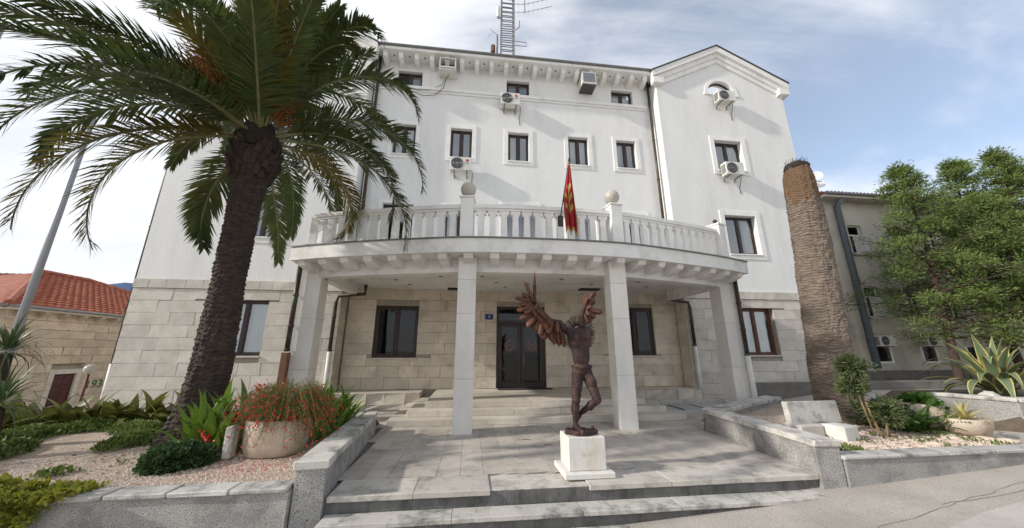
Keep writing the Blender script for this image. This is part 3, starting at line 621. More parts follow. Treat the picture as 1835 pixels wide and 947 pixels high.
# ------------------------------------------------------------------ terrace, steps
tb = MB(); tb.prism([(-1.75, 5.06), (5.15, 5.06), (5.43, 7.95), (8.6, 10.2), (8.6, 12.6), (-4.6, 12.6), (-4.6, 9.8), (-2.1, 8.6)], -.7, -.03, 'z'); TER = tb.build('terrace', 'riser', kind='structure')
def xl(y): return -1.72-.3*(y-5.05)/3.55 if y < 8.65 else -2.02-1.9*min(1, (y-8.65)/.9)
def xr(y): return 5.12+.28*(y-5.05)/2.9 if y < 7.95 else min(7.6, 5.40+(y-7.95)*1.42)
y0 = 5.62
x = -1.72
while x < 5.1:                                        # front nosing slabs of the terrace
    l = min(U(.85, 1.35), 5.15-x)
    if 5.15-x-l < .4: l = 5.15-x
    broken = .75 < x+l/2 < 1.7
    slab('edge_slab', 'edge', TER, x+.002, x+l-.002, 5.02+(.05 if broken else 0), 5.60, -.065-(.01 if broken else 0), .004-(.02 if broken else 0)); x += l
colw = .345; ncol = int((7.6+3.0)/colw)
for ci in range(ncol):
    x = -3.2+ci*colw; yy = y0; first = U(.4, 1.6)
    while yy < 11.3:
        l = first if yy == y0 else U(1.3, 1.9); first = 0 or first; ye = min(yy+l, 11.3)
        xa, xb = max(x, xl((yy+ye)/2)), min(x+colw, xr((yy+ye)/2))
        inside_steps = (-1.9 < (xa+xb)/2 < 5.6) and yy > 9.1
        if xb-xa > .1 and not inside_steps: block('paving_slab', 'paving', TER, xa+.002, xb-.002, yy+.002, ye-.002, -.06, U(-.002, .003))
        yy = ye
# porch steps of long stones
for (xa, xb, ya, z0, z1) in ((-1.95, 5.75, 9.05, .0, .15), (-1.55, 5.4, 9.42, .15, .30), (-1.15, 5.0, 9.8, .30, .45)):
    x = xa; ST = None
    q = MB(); q.box(xa+.03, xb-.03, ya+.03, 12.9, z0-.05, z1-.02); ST = q.build('porch_step', 'mortar', kind='structure')
    while x < xb-.05:
        l = min(U(1.2, 1.9), xb-x)
        if xb-x-l < .5: l = xb-x
        slab('step_stone', 'porch_stone', ST, x+.002, x+l-.002, ya, ya+.5 if z1 < .44 else ya+.75, z0+.002, z1); x += l
    for yy in lin(ya+.55, 12.0, 4)[:-1]:
        if z1 < .44: 
            for xs_ in (xa, xb-.4): block('step_stone', 'porch_stone', ST, xs_+.002, xs_+.398, yy, yy+(12-ya-.55)/3-.004, z0+.002, z1)
    if z1 > .44:
        for ix in range(8):
            for iy in range(3): block('floor_slab', 'porch_stone', ST, xa+ix*(xb-xa)/8+.002, xa+(ix+1)*(xb-xa)/8-.002, ya+.753+iy*.81, ya+.753+(iy+1)*.81-.003, .41, .45)
q = MB(); q.box(1.0, 2.95, 12.42, 12.86, .452, .475, .004); q.build('door_mat', 'mat', label='dark doormat in front of the glass entrance door', cat='doormat')
# ramp on the right of the steps
q = MB(); q.prism([(5.8, .06), (8.1, .10), (8.1, -.05), (5.8, -.05)], 10.1, 11.0); RMP = q.build('ramp', 'ramp', kind='structure')
q = MB(); q.box(5.2, 8.5, 11.05, 11.25, -.1, .22, .01); q.build('ramp_kerb', 'coping', kind='structure')
for xx in (6.35, 7.1): 
    q = MB(); q.box(xx, xx+.03, 10.1, 11.0, .07, .10); q.build('ramp_batten', 'gutter', RMP)
# street steps
for (xa, xb, yn, z1, nm) in ((-1.72, 5.12, 4.74, -.19, 0), (-2.1, 2.05, 4.42, -.37, 1)):
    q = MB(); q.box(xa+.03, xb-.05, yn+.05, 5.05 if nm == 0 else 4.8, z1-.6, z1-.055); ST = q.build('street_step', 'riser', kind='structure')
    x = xa
    while x < xb-.05:
        l = min(U(1.3, 2.1), xb-x)
        if xb-x-l < .6: l = xb-x
        slab('step_slab', 'nosing', ST, x+.002, x+l-.002, yn, 5.04 if nm == 0 else 4.78, z1-.055, z1); x += l

# ------------------------------------------------------------------ planters
def pwall(name, label, pts, thick, z0, z1, cop, ch=.09, over=.03, cl=1.1, sides=1):
    T = thing(name, label, 'planter wall', (pts[0][0], pts[0][1], z0))
    P = [Vector(p) for p in pts]
    q = MB(); A = P; B = []
    for i, p in enumerate(P):
        ds = []
        if i > 0: ds.append((P[i]-P[i-1]).normalized())
        if i < len(P)-1: ds.append((P[i+1]-P[i]).normalized())
        n = sum([Vector((-d.y, d.x)) for d in ds], Vector((0, 0))); n.normalize(); k = 1/max(.3, n.dot(Vector((-ds[0].y, ds[0].x)))); B.append(p+n*thick*k*sides)
    ribbon(q, A, B, z0, z1-ch-.002); q.build('wall_body', 'rough', T)
    for i in range(len(P)-1):
        L_ = (P[i+1]-P[i]).length; n = max(1, round(L_/cl))
        for k in range(n):
            t0, t1 = k/n+.0015, (k+1)/n-.0015
            a, a2 = P[i].lerp(P[i+1], t0), P[i].lerp(P[i+1], t1); c, c2 = B[i].lerp(B[i+1], t0), B[i].lerp(B[i+1], t1)
            d = (P[i+1]-P[i]).normalized(); nn = Vector((-d.y, d.x))*sides
            pl = [a-nn*over-(d*over if k == 0 and i == 0 else d*0), a2-nn*over, c2+nn*over, c+nn*over-(d*over if k == 0 and i == 0 else d*0)]
            dz = U(-.004, .004); s_ = MB(); s_.prism([(v.x, v.y) for v in (pl if sides > 0 else pl[::-1])], z1-ch+dz, z1+dz, 'z')
            o = s_.build('coping_slab', cop, T)
            bm = bmesh.new(); bm.from_mesh(o.data); bmesh.ops.recalc_face_normals(bm, faces=bm.faces); bmesh.ops.bevel(bm, geom=list(bm.edges), offset=.012, segments=1, affect='EDGES')
            for v in bm.verts: v.co += Vector((U(-.006, .006), U(-.006, .006), U(-.003, .003)))
            bm.to_mesh(o.data); bm.free()
    return T
pwall('planter_wall', 'grey roughcast planter wall with white coping left of the entrance terrace', [(-1.74, 4.96), (-2.07, 8.6)], .34, -1.2, .44, 'coping', .10)
pwall('planter_wall', 'long low roughcast wall in front of the gravel bed under the palm', [(-8.6, 4.86), (-2.10, 4.86)], .22, -1.3, .19, 'coping_g', .055, .035, .62)
pwall('planter_wall', 'roughcast planter wall with stained marble coping right of the entrance terrace', [(5.15, 4.99), (5.43, 7.93), (8.9, 9.9)], .36, -.6, .47, 'coping', .09, .03, .95, -1)
pwall('planter_wall', 'low roughcast street wall in front of the bed with the palm stump', [(5.53, 4.93), (9.1, 4.93), (14.5, 6.0)], .22, -.6, .26, 'coping_g', .05, .03, .9)
pwall('planter_wall', 'far right concrete retaining wall below the variegated agave', [(10.95, 7.35), (11.4, 6.25), (17, 5.2)], .3, -.2, .80, 'coping', .08, .03, 1.4)
def bedL(x, y): return .17+.10*sstep(5.2, 7.5, y)+.03*nz3(x, y, 0, .9)-.5*sstep(8.8, 10.3, y)-.4*sstep(-7.6, -9.5, x)*0
b_ = grid('gravel_bed', lin(-8.7, -2.08, 67), lin(5.0, 8.62, 38), bedL, 'gravel', kind='structure')
b_ = grid('garden_soil', lin(-13, -2.2, 60), lin(8.55, 12.3, 22), lambda x, y: bedL(x, y)+.012-.05*sstep(-4.5, -3, x), 'lawn', kind='structure')
def bedR(x, y): return .19+.10*sstep(5.3, 7.5, y)+.04*nz3(x, y, 3, .8)-.25*sstep(9.2, 11.5, x)
b_ = grid('gravel_bed', lin(5.4, 12, 60), lin(5.05, 9.6, 40), lambda x, y: bedR(x, y) if not (y > 7.9 and (x-5.43)/(y-7.93+1e-6) < 1.78) else -.3, 'gravel', kind='structure')
def pebbles(name, n, fn, area, rr, exclude=None):
    q = MB()
    for _ in range(n):
        x, y = U(*area[0]), U(*area[1])
        if exclude and exclude(x, y): continue
        r = U(*rr); z = fn(x, y); h = r*.7
        pts = [(x+r*math.cos(a)*U(.7, 1.2), y+r*math.sin(a)*U(.7, 1.2), z-.002) for a in (0, 1.57, 3.14, 4.71)]
        q.add(pts+[(x+U(-.3, .3)*r, y+U(-.3, .3)*r, z+h)], [(0, 1, 4), (1, 2, 4), (2, 3, 4), (3, 0, 4)])
    return q.build(name, 'pebble', kind='stuff')
pebbles('gravel', 15000, bedL, ((-8, -2.15), (5.05, 8.6)), (.008, .022), lambda x, y: x < -5.2-(y-5)*.1 and y > 6.3)
pebbles('gravel', 12000, bedR, ((5.5, 10.4), (5.1, 7.9)), (.008, .026))
def litter(name, mt, n, fn, area, rr, label=None):
    q = MB()
    for _ in range(n):
        x, y = random.gauss(area[0], area[2]), random.gauss(area[1], area[3]); z = fn(x, y); a = U(0, 6.28); r = U(*rr); c, d = math.cos(a)*r, math.sin(a)*r
        q.add([(x-c, y-d, z+.006), (x+d*.4, y-c*.4, z+.006+U(0, r*.6)), (x+c, y+d, z+.007), (x-d*.4, y+c*.4, z+.006+U(0, r*.6))], [(0, 1, 2, 3)])
    q.build(name, mt, kind='stuff')
litter('fallen_petals', 'redfl', 260, bedL, (-2.95, 5.75, .42, .22), (.010, .022))
litter('dry_leaves', 'rustbox', 46, lambda x, y: .006, (1.5, 8.2, 2.2, .5), (.012, .03))
litter('dry_leaves', 'rustbox', 160, bedL, (-4.8, 6.0, .9, .5), (.015, .04))
litter('dry_leaves', 'rustbox', 160, bedR, (8.0, 5.9, 1.0, .4), (.015, .04))
def rock(x, y, z, r, sz, label, mt='stone_w', name='rock', squash=.6):
    q = MB(); s_ = random.random()*50; q.lathe([(max(r*math.sin(PI*i/7)*1.0, 1e-3), -r*squash*math.cos(PI*i/7)) for i in range(8)], (0, 0, 0), 10, 1.2, .9)
    q.v = [tuple(Vector(v)*(1+.38*mnoise.noise(Vector(v)*(1.6/r)+Vector((s_, s_, 0))))) for v in q.v]
    return q.build(name, mt, None, (x, y, z), label=label, cat='rock', group=sz, rot=(0, 0, U(0, 6)))
ORD = ['first', 'second', 'third', 'fourth', 'fifth', 'sixth', 'seventh', 'eighth', 'ninth', 'tenth', 'eleventh', 'twelfth', 'thirteenth']
for i, (x, y) in enumerate([(7.3, 5.45), (7.75, 5.5), (8.15, 5.6), (8.55, 5.62), (8.85, 5.85), (9.1, 5.6), (9.4, 5.7), (9.75, 5.65), (10.1, 6.0), (10.4, 6.2)]):
    rock(x, y, bedR(x, y)+.01, U(.06, .14), 'pale stones strewn in the right gravel bed', 'pale rough stone, %s from the left in the line along the right gravel bed' % ORD[i], 'pebble', squash=.45)
rock(-6.5, 5.75, bedL(-6.5, 5.75)+.05, .20, None, 'grey boulder half hidden by creeper in the left bed', 'riser')
rock(-1.95+-.35, 7.2, .3, .12, None, 'small brown stone behind the left planter coping', 'soil')

# ------------------------------------------------------------------ statue
def statue():
    X0, Y0 = 1.72, 5.42
    PD = thing('pedestal', 'white stone block pedestal with stepped base carrying the winged statue', 'pedestal', (X0, Y0, 0))
    q = MB(); q.box(1.37, 2.11, 5.20, 5.86, .006, .085, .012); q.build('plinth', 'pedestal', PD)
    q = MB(); q.box(1.46, 2.02, 5.30, 5.78, .087, .53, .01); blk = q.build('block', 'pedestal', PD)
    link('inscription', text_mesh('IKAR', .085, 'engrave', .001), PD, (1.74, 5.2995, .30), rot=(R(90), 0, 0))
    T = thing('winged_statue', 'rust brown winged headless figure with halo of rods standing on one leg', 'statue', (X0, 5.55, .53))
    Y0 = 5.55
    # body: overlapping anatomical volumes fused by a voxel remesh into one surface
    q = MB()
    def cap(a, b, r0, r1, n=14, sq=1.0):
        a, b = Vector(a), Vector(b); pts = []; rad = []
        d = (b-a); L = d.length
        for t in (-.9, -.6, -.2): pts.append(a+d.normalized()*r0*t); rad.append(r0*math.sqrt(max(.02, 1-t*t)))
        for t in (.2, .4, .6, .8): pts.append(a+d*t); rad.append(r0+(r1-r0)*t)
        for t in (.2, .6, .9): pts.append(b+d.normalized()*r1*t); rad.append(r1*math.sqrt(max(.02, 1-t*t)))
        q.tube(pts, rad, n)
    def ell(c, rx, ry, rz, n=18, m=12):
        q.lathe([(max(math.sin(PI*i/m), 1e-3), -rz*math.cos(PI*i/m)) for i in range(m+1)], c, n, rx, ry)
    y = Y0
    ell((1.79, y+.02, 1.94), .205, .13, .21); ell((1.795, y+.02, 1.78), .15, .105, .2)          # rib cage
    ell((1.715, y-.075, 1.985), .095, .06, .075); ell((1.875, y-.075, 1.985), .095, .06, .075)   # pectorals
    ell((1.80, y+.01, 1.68), .145, .105, .19)          # belly
    ell((1.80, y-.045, 1.72), .07, .06, .16)           # abdominals
    ell((1.805, y+.02, 1.47), .165, .12, .13)          # pelvis
    ell((1.75, y+.09, 1.41), .09, .08, .10); ell((1.87, y+.09, 1.41), .09, .08, .10)
    ell((1.64, y+.0, 2.06), .085, .075, .075); ell((1.94, y+.0, 2.06), .085, .075, .075)      # shoulders
    ell((1.70, y+.02, 2.09), .10, .06, .05); ell((1.88, y+.02, 2.09), .10, .06, .05)
    # standing leg
    cap((1.725, y, 1.40), (1.675, y-.02, 1.02), .098, .068); ell((1.705, y-.045, 1.25), .075, .06, .15)
    ell((1.675, y-.035, 1.01), .062, .06, .06)
    cap((1.672, y, .98), (1.665, y+.03, .66), .066, .040); ell((1.665, y+.045, .88), .062, .055, .11)
    cap((1.665, y+.02, .63), (1.70, y-.20, .585), .05, .036); ell((1.665, y+.05, .60), .045, .055, .05)
    # bent leg
    cap((1.885, y, 1.40), (1.975, y-.14, 1.04), .095, .068); ell((1.93, y-.10, 1.25), .072, .06, .14)
    ell((1.978, y-.15, 1.03), .062, .06, .062)
    cap((1.97, y-.12, 1.01), (1.77, y+.10, .80), .064, .038); ell((1.90, y-.03, .93), .06, .06, .075)
    cap((1.765, y+.11, .79), (1.70, y+.10, .68), .042, .028)
    o = q.build('body', 'bronze', T, smooth=True)
    m = o.modifiers.new('fuse', 'REMESH'); m.mode = 'VOXEL'; m.voxel_size = .0095; m.use_smooth_shade = True
    m = o.modifiers.new('soft', 'SMOOTH'); m.iterations = 3; m.factor = .5
    tx = bpy.data.textures.new('crust', 'CLOUDS'); tx.noise_scale = .035; tx.noise_depth = 3
    m = o.modifiers.new('crust', 'DISPLACE'); m.texture = tx; m.strength = .013; m.mid_level = .5; m.texture_coords = 'LOCAL'
    # loin band
    for z, r in ((1.535, .162), (1.515, .168)):
        b = MB(); b.tube([(1.805+r*math.cos(a), y+.02+(r-.035)*math.sin(a), z-.04*math.cos(a+PI/2)**2*(1 if math.sin(a) < 0 else 0)) for a in lin(0, 2*PI, 30)], .009, 6); b.build('waist_band', 'bronze', T, smooth=True)
    # closed dark disc, its colour standing in for shade in a torn opening
    b = MB(); b.lathe([(.001, -.0), (.03, .0), (.045, .012), (.04, .02)], (0, 0, 0), 10, 1, 1.5, wob=lambda t, z: 1+.3*math.sin(3*t)); b.build('shoulder_dark_disc', 'char_shade', T, (1.635, y-.085, 2.02), rot=(R(78), 0, R(-25)))
    # rock foot base
    b = MB(); b.prism([(1.47, y-.05), (1.62, y-.21), (1.80, y-.215), (1.99, y-.10), (1.95, y+.0), (1.80, y+.06), (1.53, y+.12)], .532, .60, 'z'); o = b.build('foot_base', 'bronze', T)
    bm = bmesh.new(); bm.from_mesh(o.data); bmesh.ops.bevel(bm, geom=list(bm.edges), offset=.014, segments=1, affect='EDGES')
    bmesh.ops.subdivide_edges(bm, edges=list(bm.edges), cuts=2, use_grid_fill=True)
    for v in bm.verts: v.co += Vector(mnoise.noise_vector(v.co*14))*.014
    bm.to_mesh(o.data); bm.free()
    b = MB(); b.ball((1.90, y-.08, .625), .028, 10, 7); b.build('knob', 'bronze', T, smooth=True)
    # halo
    b = MB(); hc = Vector((1.83, y+.16, 2.05))
    for i in range(54):
        a = 2*PI*i/54+U(-.02, .02); d = Vector((math.cos(a), .18*math.cos(a), math.sin(a))); r0 = .13; r1 = .305+U(-.012, .012)
        b.tube([hc+d*r0, hc+d*r1], .0085, 5)
    ring = [(hc.x+.15*math.cos(a), hc.y+.027*math.cos(a), hc.z+.15*math.sin(a)) for a in lin(0, 2*PI, 33)]
    b.tube(ring, .012, 6); b.build('halo', 'char_shade', T)
    # wings
    def feather_mesh(L, w, bend, sharp=False):
        f = MB(); n = 9
        for i in range(n+1):
            t = i/n; ww = w*((.5+.5*min(1, t/.45))*(1 if t < .78 else max(.06, math.sqrt(max(0, 1-((t-.78)/.225)**2)))) if not sharp else .9*max(.06, math.sin(PI*min(1, t*.8+.2))))
            c = bend*t*t; zz = L*t
            f.v += [(-ww+c, .010, zz), (c-ww*.1, -.012, zz), (ww+c, .010, zz), (c, .020, zz)]
        for i in range(n):
            for k in range(4): f.f.append((i*4+k, i*4+(k+1) % 4, i*4+4+(k+1) % 4, i*4+4+k))
        f.f += [(0, 3, 2, 1), (n*4, n*4+1, n*4+2, n*4+3)]; f.m = [0]*len(f.f)
        return f
    # pixel measured tips turned into metres at the wing plane
    K = .00966
    def P(zx, zz, yy=0): px = zx*.1796+910; pz = zz*.1796+470; return Vector((1.58+(px-1015)*K*.98, y+yy, 2.09-(pz-592)*K*.965))
    def wing(nm, bone, feathers, radii):
        b = MB(); pts = [P(*p) for p in bone]; b.tube(pts, radii, 9); wo = b.build('wing', 'bronze', T, smooth=True, label=nm)
        for i, (ba, tp, w, yo, bend) in enumerate(feathers):
            a, c = P(*ba, yo), P(*tp, yo-.035); d = c-a; L = d.length; me = feather_mesh(L, w*K*.1796*(.92 if nm[0] == 'w' else 1.1), bend, (L > .42 and i < 2) or (nm[0] == 'n' and i == 0)).mesh('feather', 'bronzef', True)
            o = link('feather', me, wo, a); zx = d.normalized(); yx = Vector((0, 1, 0)); xx = yx.cross(zx).normalized(); yx = zx.cross(xx)
            o.rotation_euler = Matrix((xx, yx, zx)).transposed().to_euler()
    bone = [(600, 690, .05), (560, 655, .05), (520, 600, .04), (450, 590, .02), (390, 560, 0), (345, 505, -.01), (310, 455, -.02), (285, 420, -.03), (262, 330, -.03), (255, 290, -.03)]
    fl = [((268, 420), (266, 76), 21, -.03, .0), ((265, 410), (150, 188), 24, -.045, .01), ((275, 420), (140, 322), 26, -.03, 0), ((270, 400), (64, 372), 20, -.06, 0), ((280, 440), (110, 428), 24, -.03, 0), ((285, 440), (88, 494), 30, -.05, 0),
          ((300, 450), (155, 520), 34, -.07, 0), ((310, 480), (115, 575), 27, -.03, 0), ((320, 500), (180, 650), 34, -.05, 0), ((335, 515), (262, 690), 32, -.03, 0), ((350, 530), (310, 738), 36, -.05, 0), ((370, 550), (350, 772), 42, -.02, 0),
          ((400, 565), (432, 790), 34, -.0, 0), ((440, 590), (455, 815), 30, .02, 0), ((480, 600), (505, 832), 28, .03, 0), ((520, 640), (556, 840), 24, .04, 0), ((430, 580), (390, 720), 34, -.05, 0), ((480, 590), (480, 700), 32, -.04, 0)]
    fl += [((300+i*14, 445+i*15), (235+i*15, 520+i*20), 22, -.085, 0) for i in range(9)] + [((285+i*16, 430+i*17), (255+i*17, 480+i*19), 17, -.11, 0) for i in range(10)]
    wing('wide rust orange wing spread to the left', bone, fl, [.055, .06, .05, .042, .038, .034, .03, .024, .018, .008])
    bone = [(735, 660, .03), (740, 600, .03), (748, 540, .03), (762, 480, .02), (785, 430, .01), (795, 390, .0)]
    fr = [((778, 450), (782, 306), 20, .02, 0), ((785, 430), (888, 280), 24, 0, 0), ((790, 450), (866, 370), 28, -.02, 0), ((785, 470), (832, 440), 22, -.05, 0), ((790, 475), (942, 498), 26, -.03, 0), ((790, 490), (858, 558), 28, -.05, 0),
          ((775, 500), (822, 600), 26, -.03, 0), ((775, 470), (800, 540), 20, -.07, 0), ((775, 430), (800, 350), 18, -.03, 0), ((765, 520), (790, 610), 22, -.05, 0)]
    wing('narrow dark red wing raised on the right', bone, fr, [.06, .055, .048, .042, .032, .02])
statue()

# ------------------------------------------------------------------ lamps, units, flag, mast
GL = [(-.17, 'opal globe lamp on the balcony post beside the air conditioner bracket'), (3.70, 'opal globe lamp on the balcony post right of the red flag')]
def bez(x): p, t = along(RL)[0](s_of(x)); return p
for (x, lab) in GL:
    p = bez(x); T = thing('globe_lamp', lab, 'lamp', (p.x, p.y, 5.572), group='globe lamps on the balcony posts')
    q = MB(); q.lathe([(.075, 0), (.085, .02), (.06, .03), (.06, .06), (.09, .075)], (p.x, p.y, 5.572), 16); q.build('lamp_collar', 'copper', T, smooth=True)
    q = MB(); q.ball((p.x, p.y, 5.82), .20, 24, 14, 1.0); q.build('lamp_globe', 'globe', T, smooth=True)
p = bez(7.48); T = thing('lamp_holder', 'small brown empty lamp holder on the right end post of the balcony', 'lamp', (p.x, p.y, 5.572))
q = MB(); q.lathe([(.07, 0), (.08, .02), (.05, .04), (.045, .10), (.075, .12), (.03, .18), (.005, .2)], (p.x, p.y, 5.572), 14); q.build('lamp_collar', 'copper', T, smooth=True)
def ac_unit(x, z, Y, label, rot=0, logo=True, old=False, w=.86, h=.60, bd=.14, cable=True):
    d = .32; T = thing('air_conditioner', label, 'air conditioner', (x, Y-bd-d/2, z), rot, 'air conditioners on the facade')
    q = MB(); q.box(-w/2, w/2, -d/2, d/2, .0, h, .014); q.build('casing', 'ac', T, (0, 0, 0), local=True)
    q = MB(); cx = -w*.17; r0 = h*.415
    q.lathe([(.002, 0), (r0, 0), (r0, .006)], (0, 0, 0), 30); q.build('fan_opening', 'acdark', T, (cx, -d/2-.003, h*.5), local=True, rot=(R(90), 0, 0))
    q = MB()
    for k in range(1, 9): rr = r0*k/8; q.tube([(rr*math.cos(a), rr*math.sin(a), 0) for a in lin(0, 2*PI, 29)], .0035, 4, False)
    for k in range(12): a = 2*PI*k/12; q.tube([(.03*math.cos(a), .03*math.sin(a), 0), (r0*math.cos(a), r0*math.sin(a), 0)], .003, 4)
    q.lathe([(.001, .004), (.035, .004), (.035, -.004)], (0, 0, 0), 12); q.build('fan_grille', 'metal', T, (cx, -d/2-.014, h*.5), local=True, rot=(R(90), 0, 0))
    q = MB()
    for k in range(9): q.box(-w/2-.006, -w/2+.002, -d/2+.04, d/2-.04, h*.15+k*h*.08, h*.15+k*h*.08+h*.045)
    q.build('side_louvre', 'acdark', T, (0, 0, 0), local=True)
    for s_ in (-.3, .3):
        q = MB(); xx = s_*w; q.box(xx-.018, xx+.018, -d/2-.02, d/2+bd, -.035, -.002); q.box(xx-.018, xx+.018, d/2+bd-.035, d/2+bd-.002, -.17, -.036)
        q.build('bracket', 'gutter', T, (0, 0, 0), local=True)
    if cable:
        q = MB(); q.tube([(w/2+.005, d/2-.06, h*.25), (w/2+.06, d/2-.02, h*.1), (w/2+.05, d/2+.05, -.15), (w/2+.02, d/2+bd-.02, -.42), (w/2+.03, d/2+bd-.01, -.7)], .013, 6); q.build('cable', 'acdark', T, (0, 0, 0), local=True, smooth=True)
    if logo:
        q = MB(); q.lathe([(.002, 0), (.062, 0), (.062, .004)], (0, 0, 0), 20); lo = q.build('logo', 'lgred', T, (w*.30, -d/2-.003, h*.74), local=True, rot=(R(90), 0, 0))
        lt = link('logo_letters', text_mesh('LG', .115, 'lgtext'), T, (w*.30, -d/2-.004, h*.53), local=True, rot=(R(90), 0, 0))
    return T
ac_unit(-.62, 8.92, YC, 'white air conditioner under the second window from left, above a globe lamp')
ac_unit(1.43, 12.28, YC, 'white air conditioner below the middle attic window on the string course')
ac_unit(11.46, 12.98, YW, 'white air conditioner in front of the arched gable window', logo=False, h=.56)
ac_unit(11.20, 9.18, YW, 'white air conditioner under the upper window of the right wing', logo=False)
# two box frames hanging under the eaves
T = thing('window_unit', 'empty white air conditioner box open at front, hung under the left eaves', 'air conditioner', (-1.36, 12.6, 13.75))
q = MB(); q.box(-1.72, -1.67, 12.4, 13.0, 13.78, 14.30); q.box(-1.05, -1.0, 12.4, 13.0, 13.78, 14.30); q.box(-1.67, -1.05, 12.4, 13.0, 14.25, 14.30); q.box(-1.67, -1.05, 12.4, 13.0, 13.78, 13.84); q.build('box_frame', 'ac', T)
q = MB(); q.quad((-1.67, 12.75, 13.84), (-1.05, 12.75, 13.84), (-1.05, 12.75, 14.25), (-1.67, 12.75, 14.25)); q.build('box_inside', 'rustbox', T)
q = MB(); q.box(-1.74, -.98, 12.45, 13.0, 13.70, 13.777); q.build('box_shelf', 'ac', T)
q = MB(); q.tube([(-3.2, 12.93, 13.1), (-2.9, 12.92, 12.83), (-2.4, 12.91, 12.65), (-1.9, 12.91, 12.72), (-1.55, 12.9, 13.1), (-1.4, 12.8, 13.66)], .014, 6); q.tube([(-3.3, 12.93, 13.2), (-2.7, 12.92, 12.92), (-2.1, 12.92, 12.98), (-1.6, 12.9, 13.3), (-1.3, 12.7, 13.68)], .010, 6); q.build('cable', 'acdark', T, smooth=True)
T = thing('window_unit', 'grey metal air conditioner box hung under the right eaves', 'air conditioner', (5.05, 12.6, 13.6))
q = MB(); q.box(4.71, 5.40, 12.4, 13.0, 13.62, 14.28, .01); q.build('box_casing', 'ac', T)
q = MB(); q.box(4.78, 5.33, 12.392, 12.399, 13.72, 14.2); q.build('box_grille', 'metal', T); q = MB(); q.box(4.74, 5.37, 12.42, 12.98, 13.55, 13.618); q.build('box_base', 'acdark', T)
# flag
T = thing('flag', 'red flag with gold border and emblem hanging from a slanted pole on the balcony', 'flag', (2.2, 7.95, 5.05))
b0, b1 = Vector((2.2, 8.0, 5.0)), Vector((2.28, 7.25, 6.32))
q = MB(); q.tube([b0, b1], .014, 8); q.lathe([(.001, 0), (.022, .02), (.012, .05), (.002, .10)], tuple(b1), 10); q.build('flag_pole', 'frame', T, smooth=True)
q = MB(); q.box(2.13, 2.27, 7.92, 7.985, 4.85, 5.15, .006); q.build('flag_bracket', 'copper', T)
q = MB(); nu, nv = 30, 60
top = b1-(b1-b0)*.02
for j in range(nv+1):
    v = j/nv; f_ = min(.6, 1.33*v); pl = b1.lerp(b0, f_)
    xl_ = pl.x-.012+(.09*(v-.45) if v > .45 else 0); xr_ = b1.x+.022+.11*min(1, v*1.25)**.8+.03*v
    for i in range(nu+1):
        u = i/nu; fold = math.sin(u*PI*4.6+v*1.4+.5); k = min(1, .15+v*1.6)
        yv = (pl.y-.02)*(1-u)+(b1.y+.05*v)*u+.06*fold*k
        q.v.append((xl_+(xr_-xl_)*u+.018*math.cos(u*PI*4.6+v)*k, yv, b1.z-.03-v*(1.72+.22*u-.12*abs(math.sin(u*PI*2.3)))))
def emb(u, v):
    if min(u, 1-u) < .05 or min(v, 1-v) < .045: return 1
    a, b = (u-.5)/.34, (v-.5)/.24
    if abs(a) < .18 and abs(b) < .8: return 1
    if abs(b) < .9 and .15 < abs(a) < .95 and (math.sin(b*9+abs(a)*4) > .15) and abs(b) < 1-abs(a)*.4: return 1
    return 0
for j in range(nv):
    for i in range(nu): q.f.append((j*(nu+1)+i, j*(nu+1)+i+1, (j+1)*(nu+1)+i+1, (j+1)*(nu+1)+i)); q.m.append(emb((i+.5)/nu, (j+.5)/nv))
q.build('flag_cloth', ['red', 'gold'], T, smooth=True)
# antenna mast
T = thing('antenna_mast', 'grey lattice antenna mast with aerials standing on the roof ridge', 'antenna mast', (1.58, 15.5, 15.6))
q = MB(); a = .36
for sx in (-1, 1):
    for sy in (-1, 1): q.tube([(1.58+sx*a, 15.5+sy*a, 15.6), (1.58+sx*a*.97, 15.5+sy*a, 24.5)], .032, 6)
q.build('mast_legs', 'metal', T)
q = MB(); z = 16.0
while z < 24.3:
    for sy in (-1, 1): q.tube([(1.58-a, 15.5+sy*a, z), (1.58+a, 15.5+sy*a, z)], .026, 5)
    for sx in (-1, 1): q.tube([(1.58+sx*a, 15.5-a, z), (1.58+sx*a, 15.5+a, z+.18)], .018, 5)
    z += .33
q.build('mast_rungs', 'metal', T)
q = MB(); q.lathe([(.09, 0), (.10, .05), (.10, .75), (.09, .8)], (1.02, 15.15, 20.2), 14); q.build('panel_antenna', 'pvc', T, smooth=True)
q = MB(); q.tube([(1.1, 15.2, 20.3), (1.3, 15.3, 20.15)], .03, 6); q.tube([(2.0, 15.2, 19.5), (2.25, 15.2, 19.75), (2.25, 15.2, 20.2)], .025, 6)
q.tube([(2.0, 15.2, 18.7), (2.62, 15.2, 18.7)], .02, 5); q.tube([(2.0, 15.2, 18.42), (2.62, 15.2, 18.42)], .02, 5); q.tube([(2.62, 15.2, 18.42), (2.62, 15.2, 18.7)], .02, 5); q.build('mast_bracket', 'metal', T)
q = MB()
for zz in (20.75, 21.35):
    q.tube([(1.95, 15.2, zz+.05), (2.55, 15.1, zz), (4.1, 14.9, zz+.42)], .014, 5)
    for k in range(7): xx = 2.2+k*.28; q.tube([(xx, 15.1, zz+.02+(k-1)*.075-.18), (xx, 15.1, zz+.02+(k-1)*.075+.18)], .008, 4)
q.tube([(2.55, 15.1, 20.7), (2.55, 15.1, 22.2)], .028, 6); q.build('yagi_aerial', 'metal', T)
q = MB(); q.tube([(.98, 15.2, 15.9), (.98, 15.2, 19.0)], .05, 8); q.tube([(.98, 15.2, 19.0), (.62, 15.2, 19.35)], .015, 5); q.tube([(.62, 15.2, 19.35), (.45, 15.2, 18.75), (.8, 15.2, 19.2)], .006, 4)
q.build('side_aerial', 'metal', T)
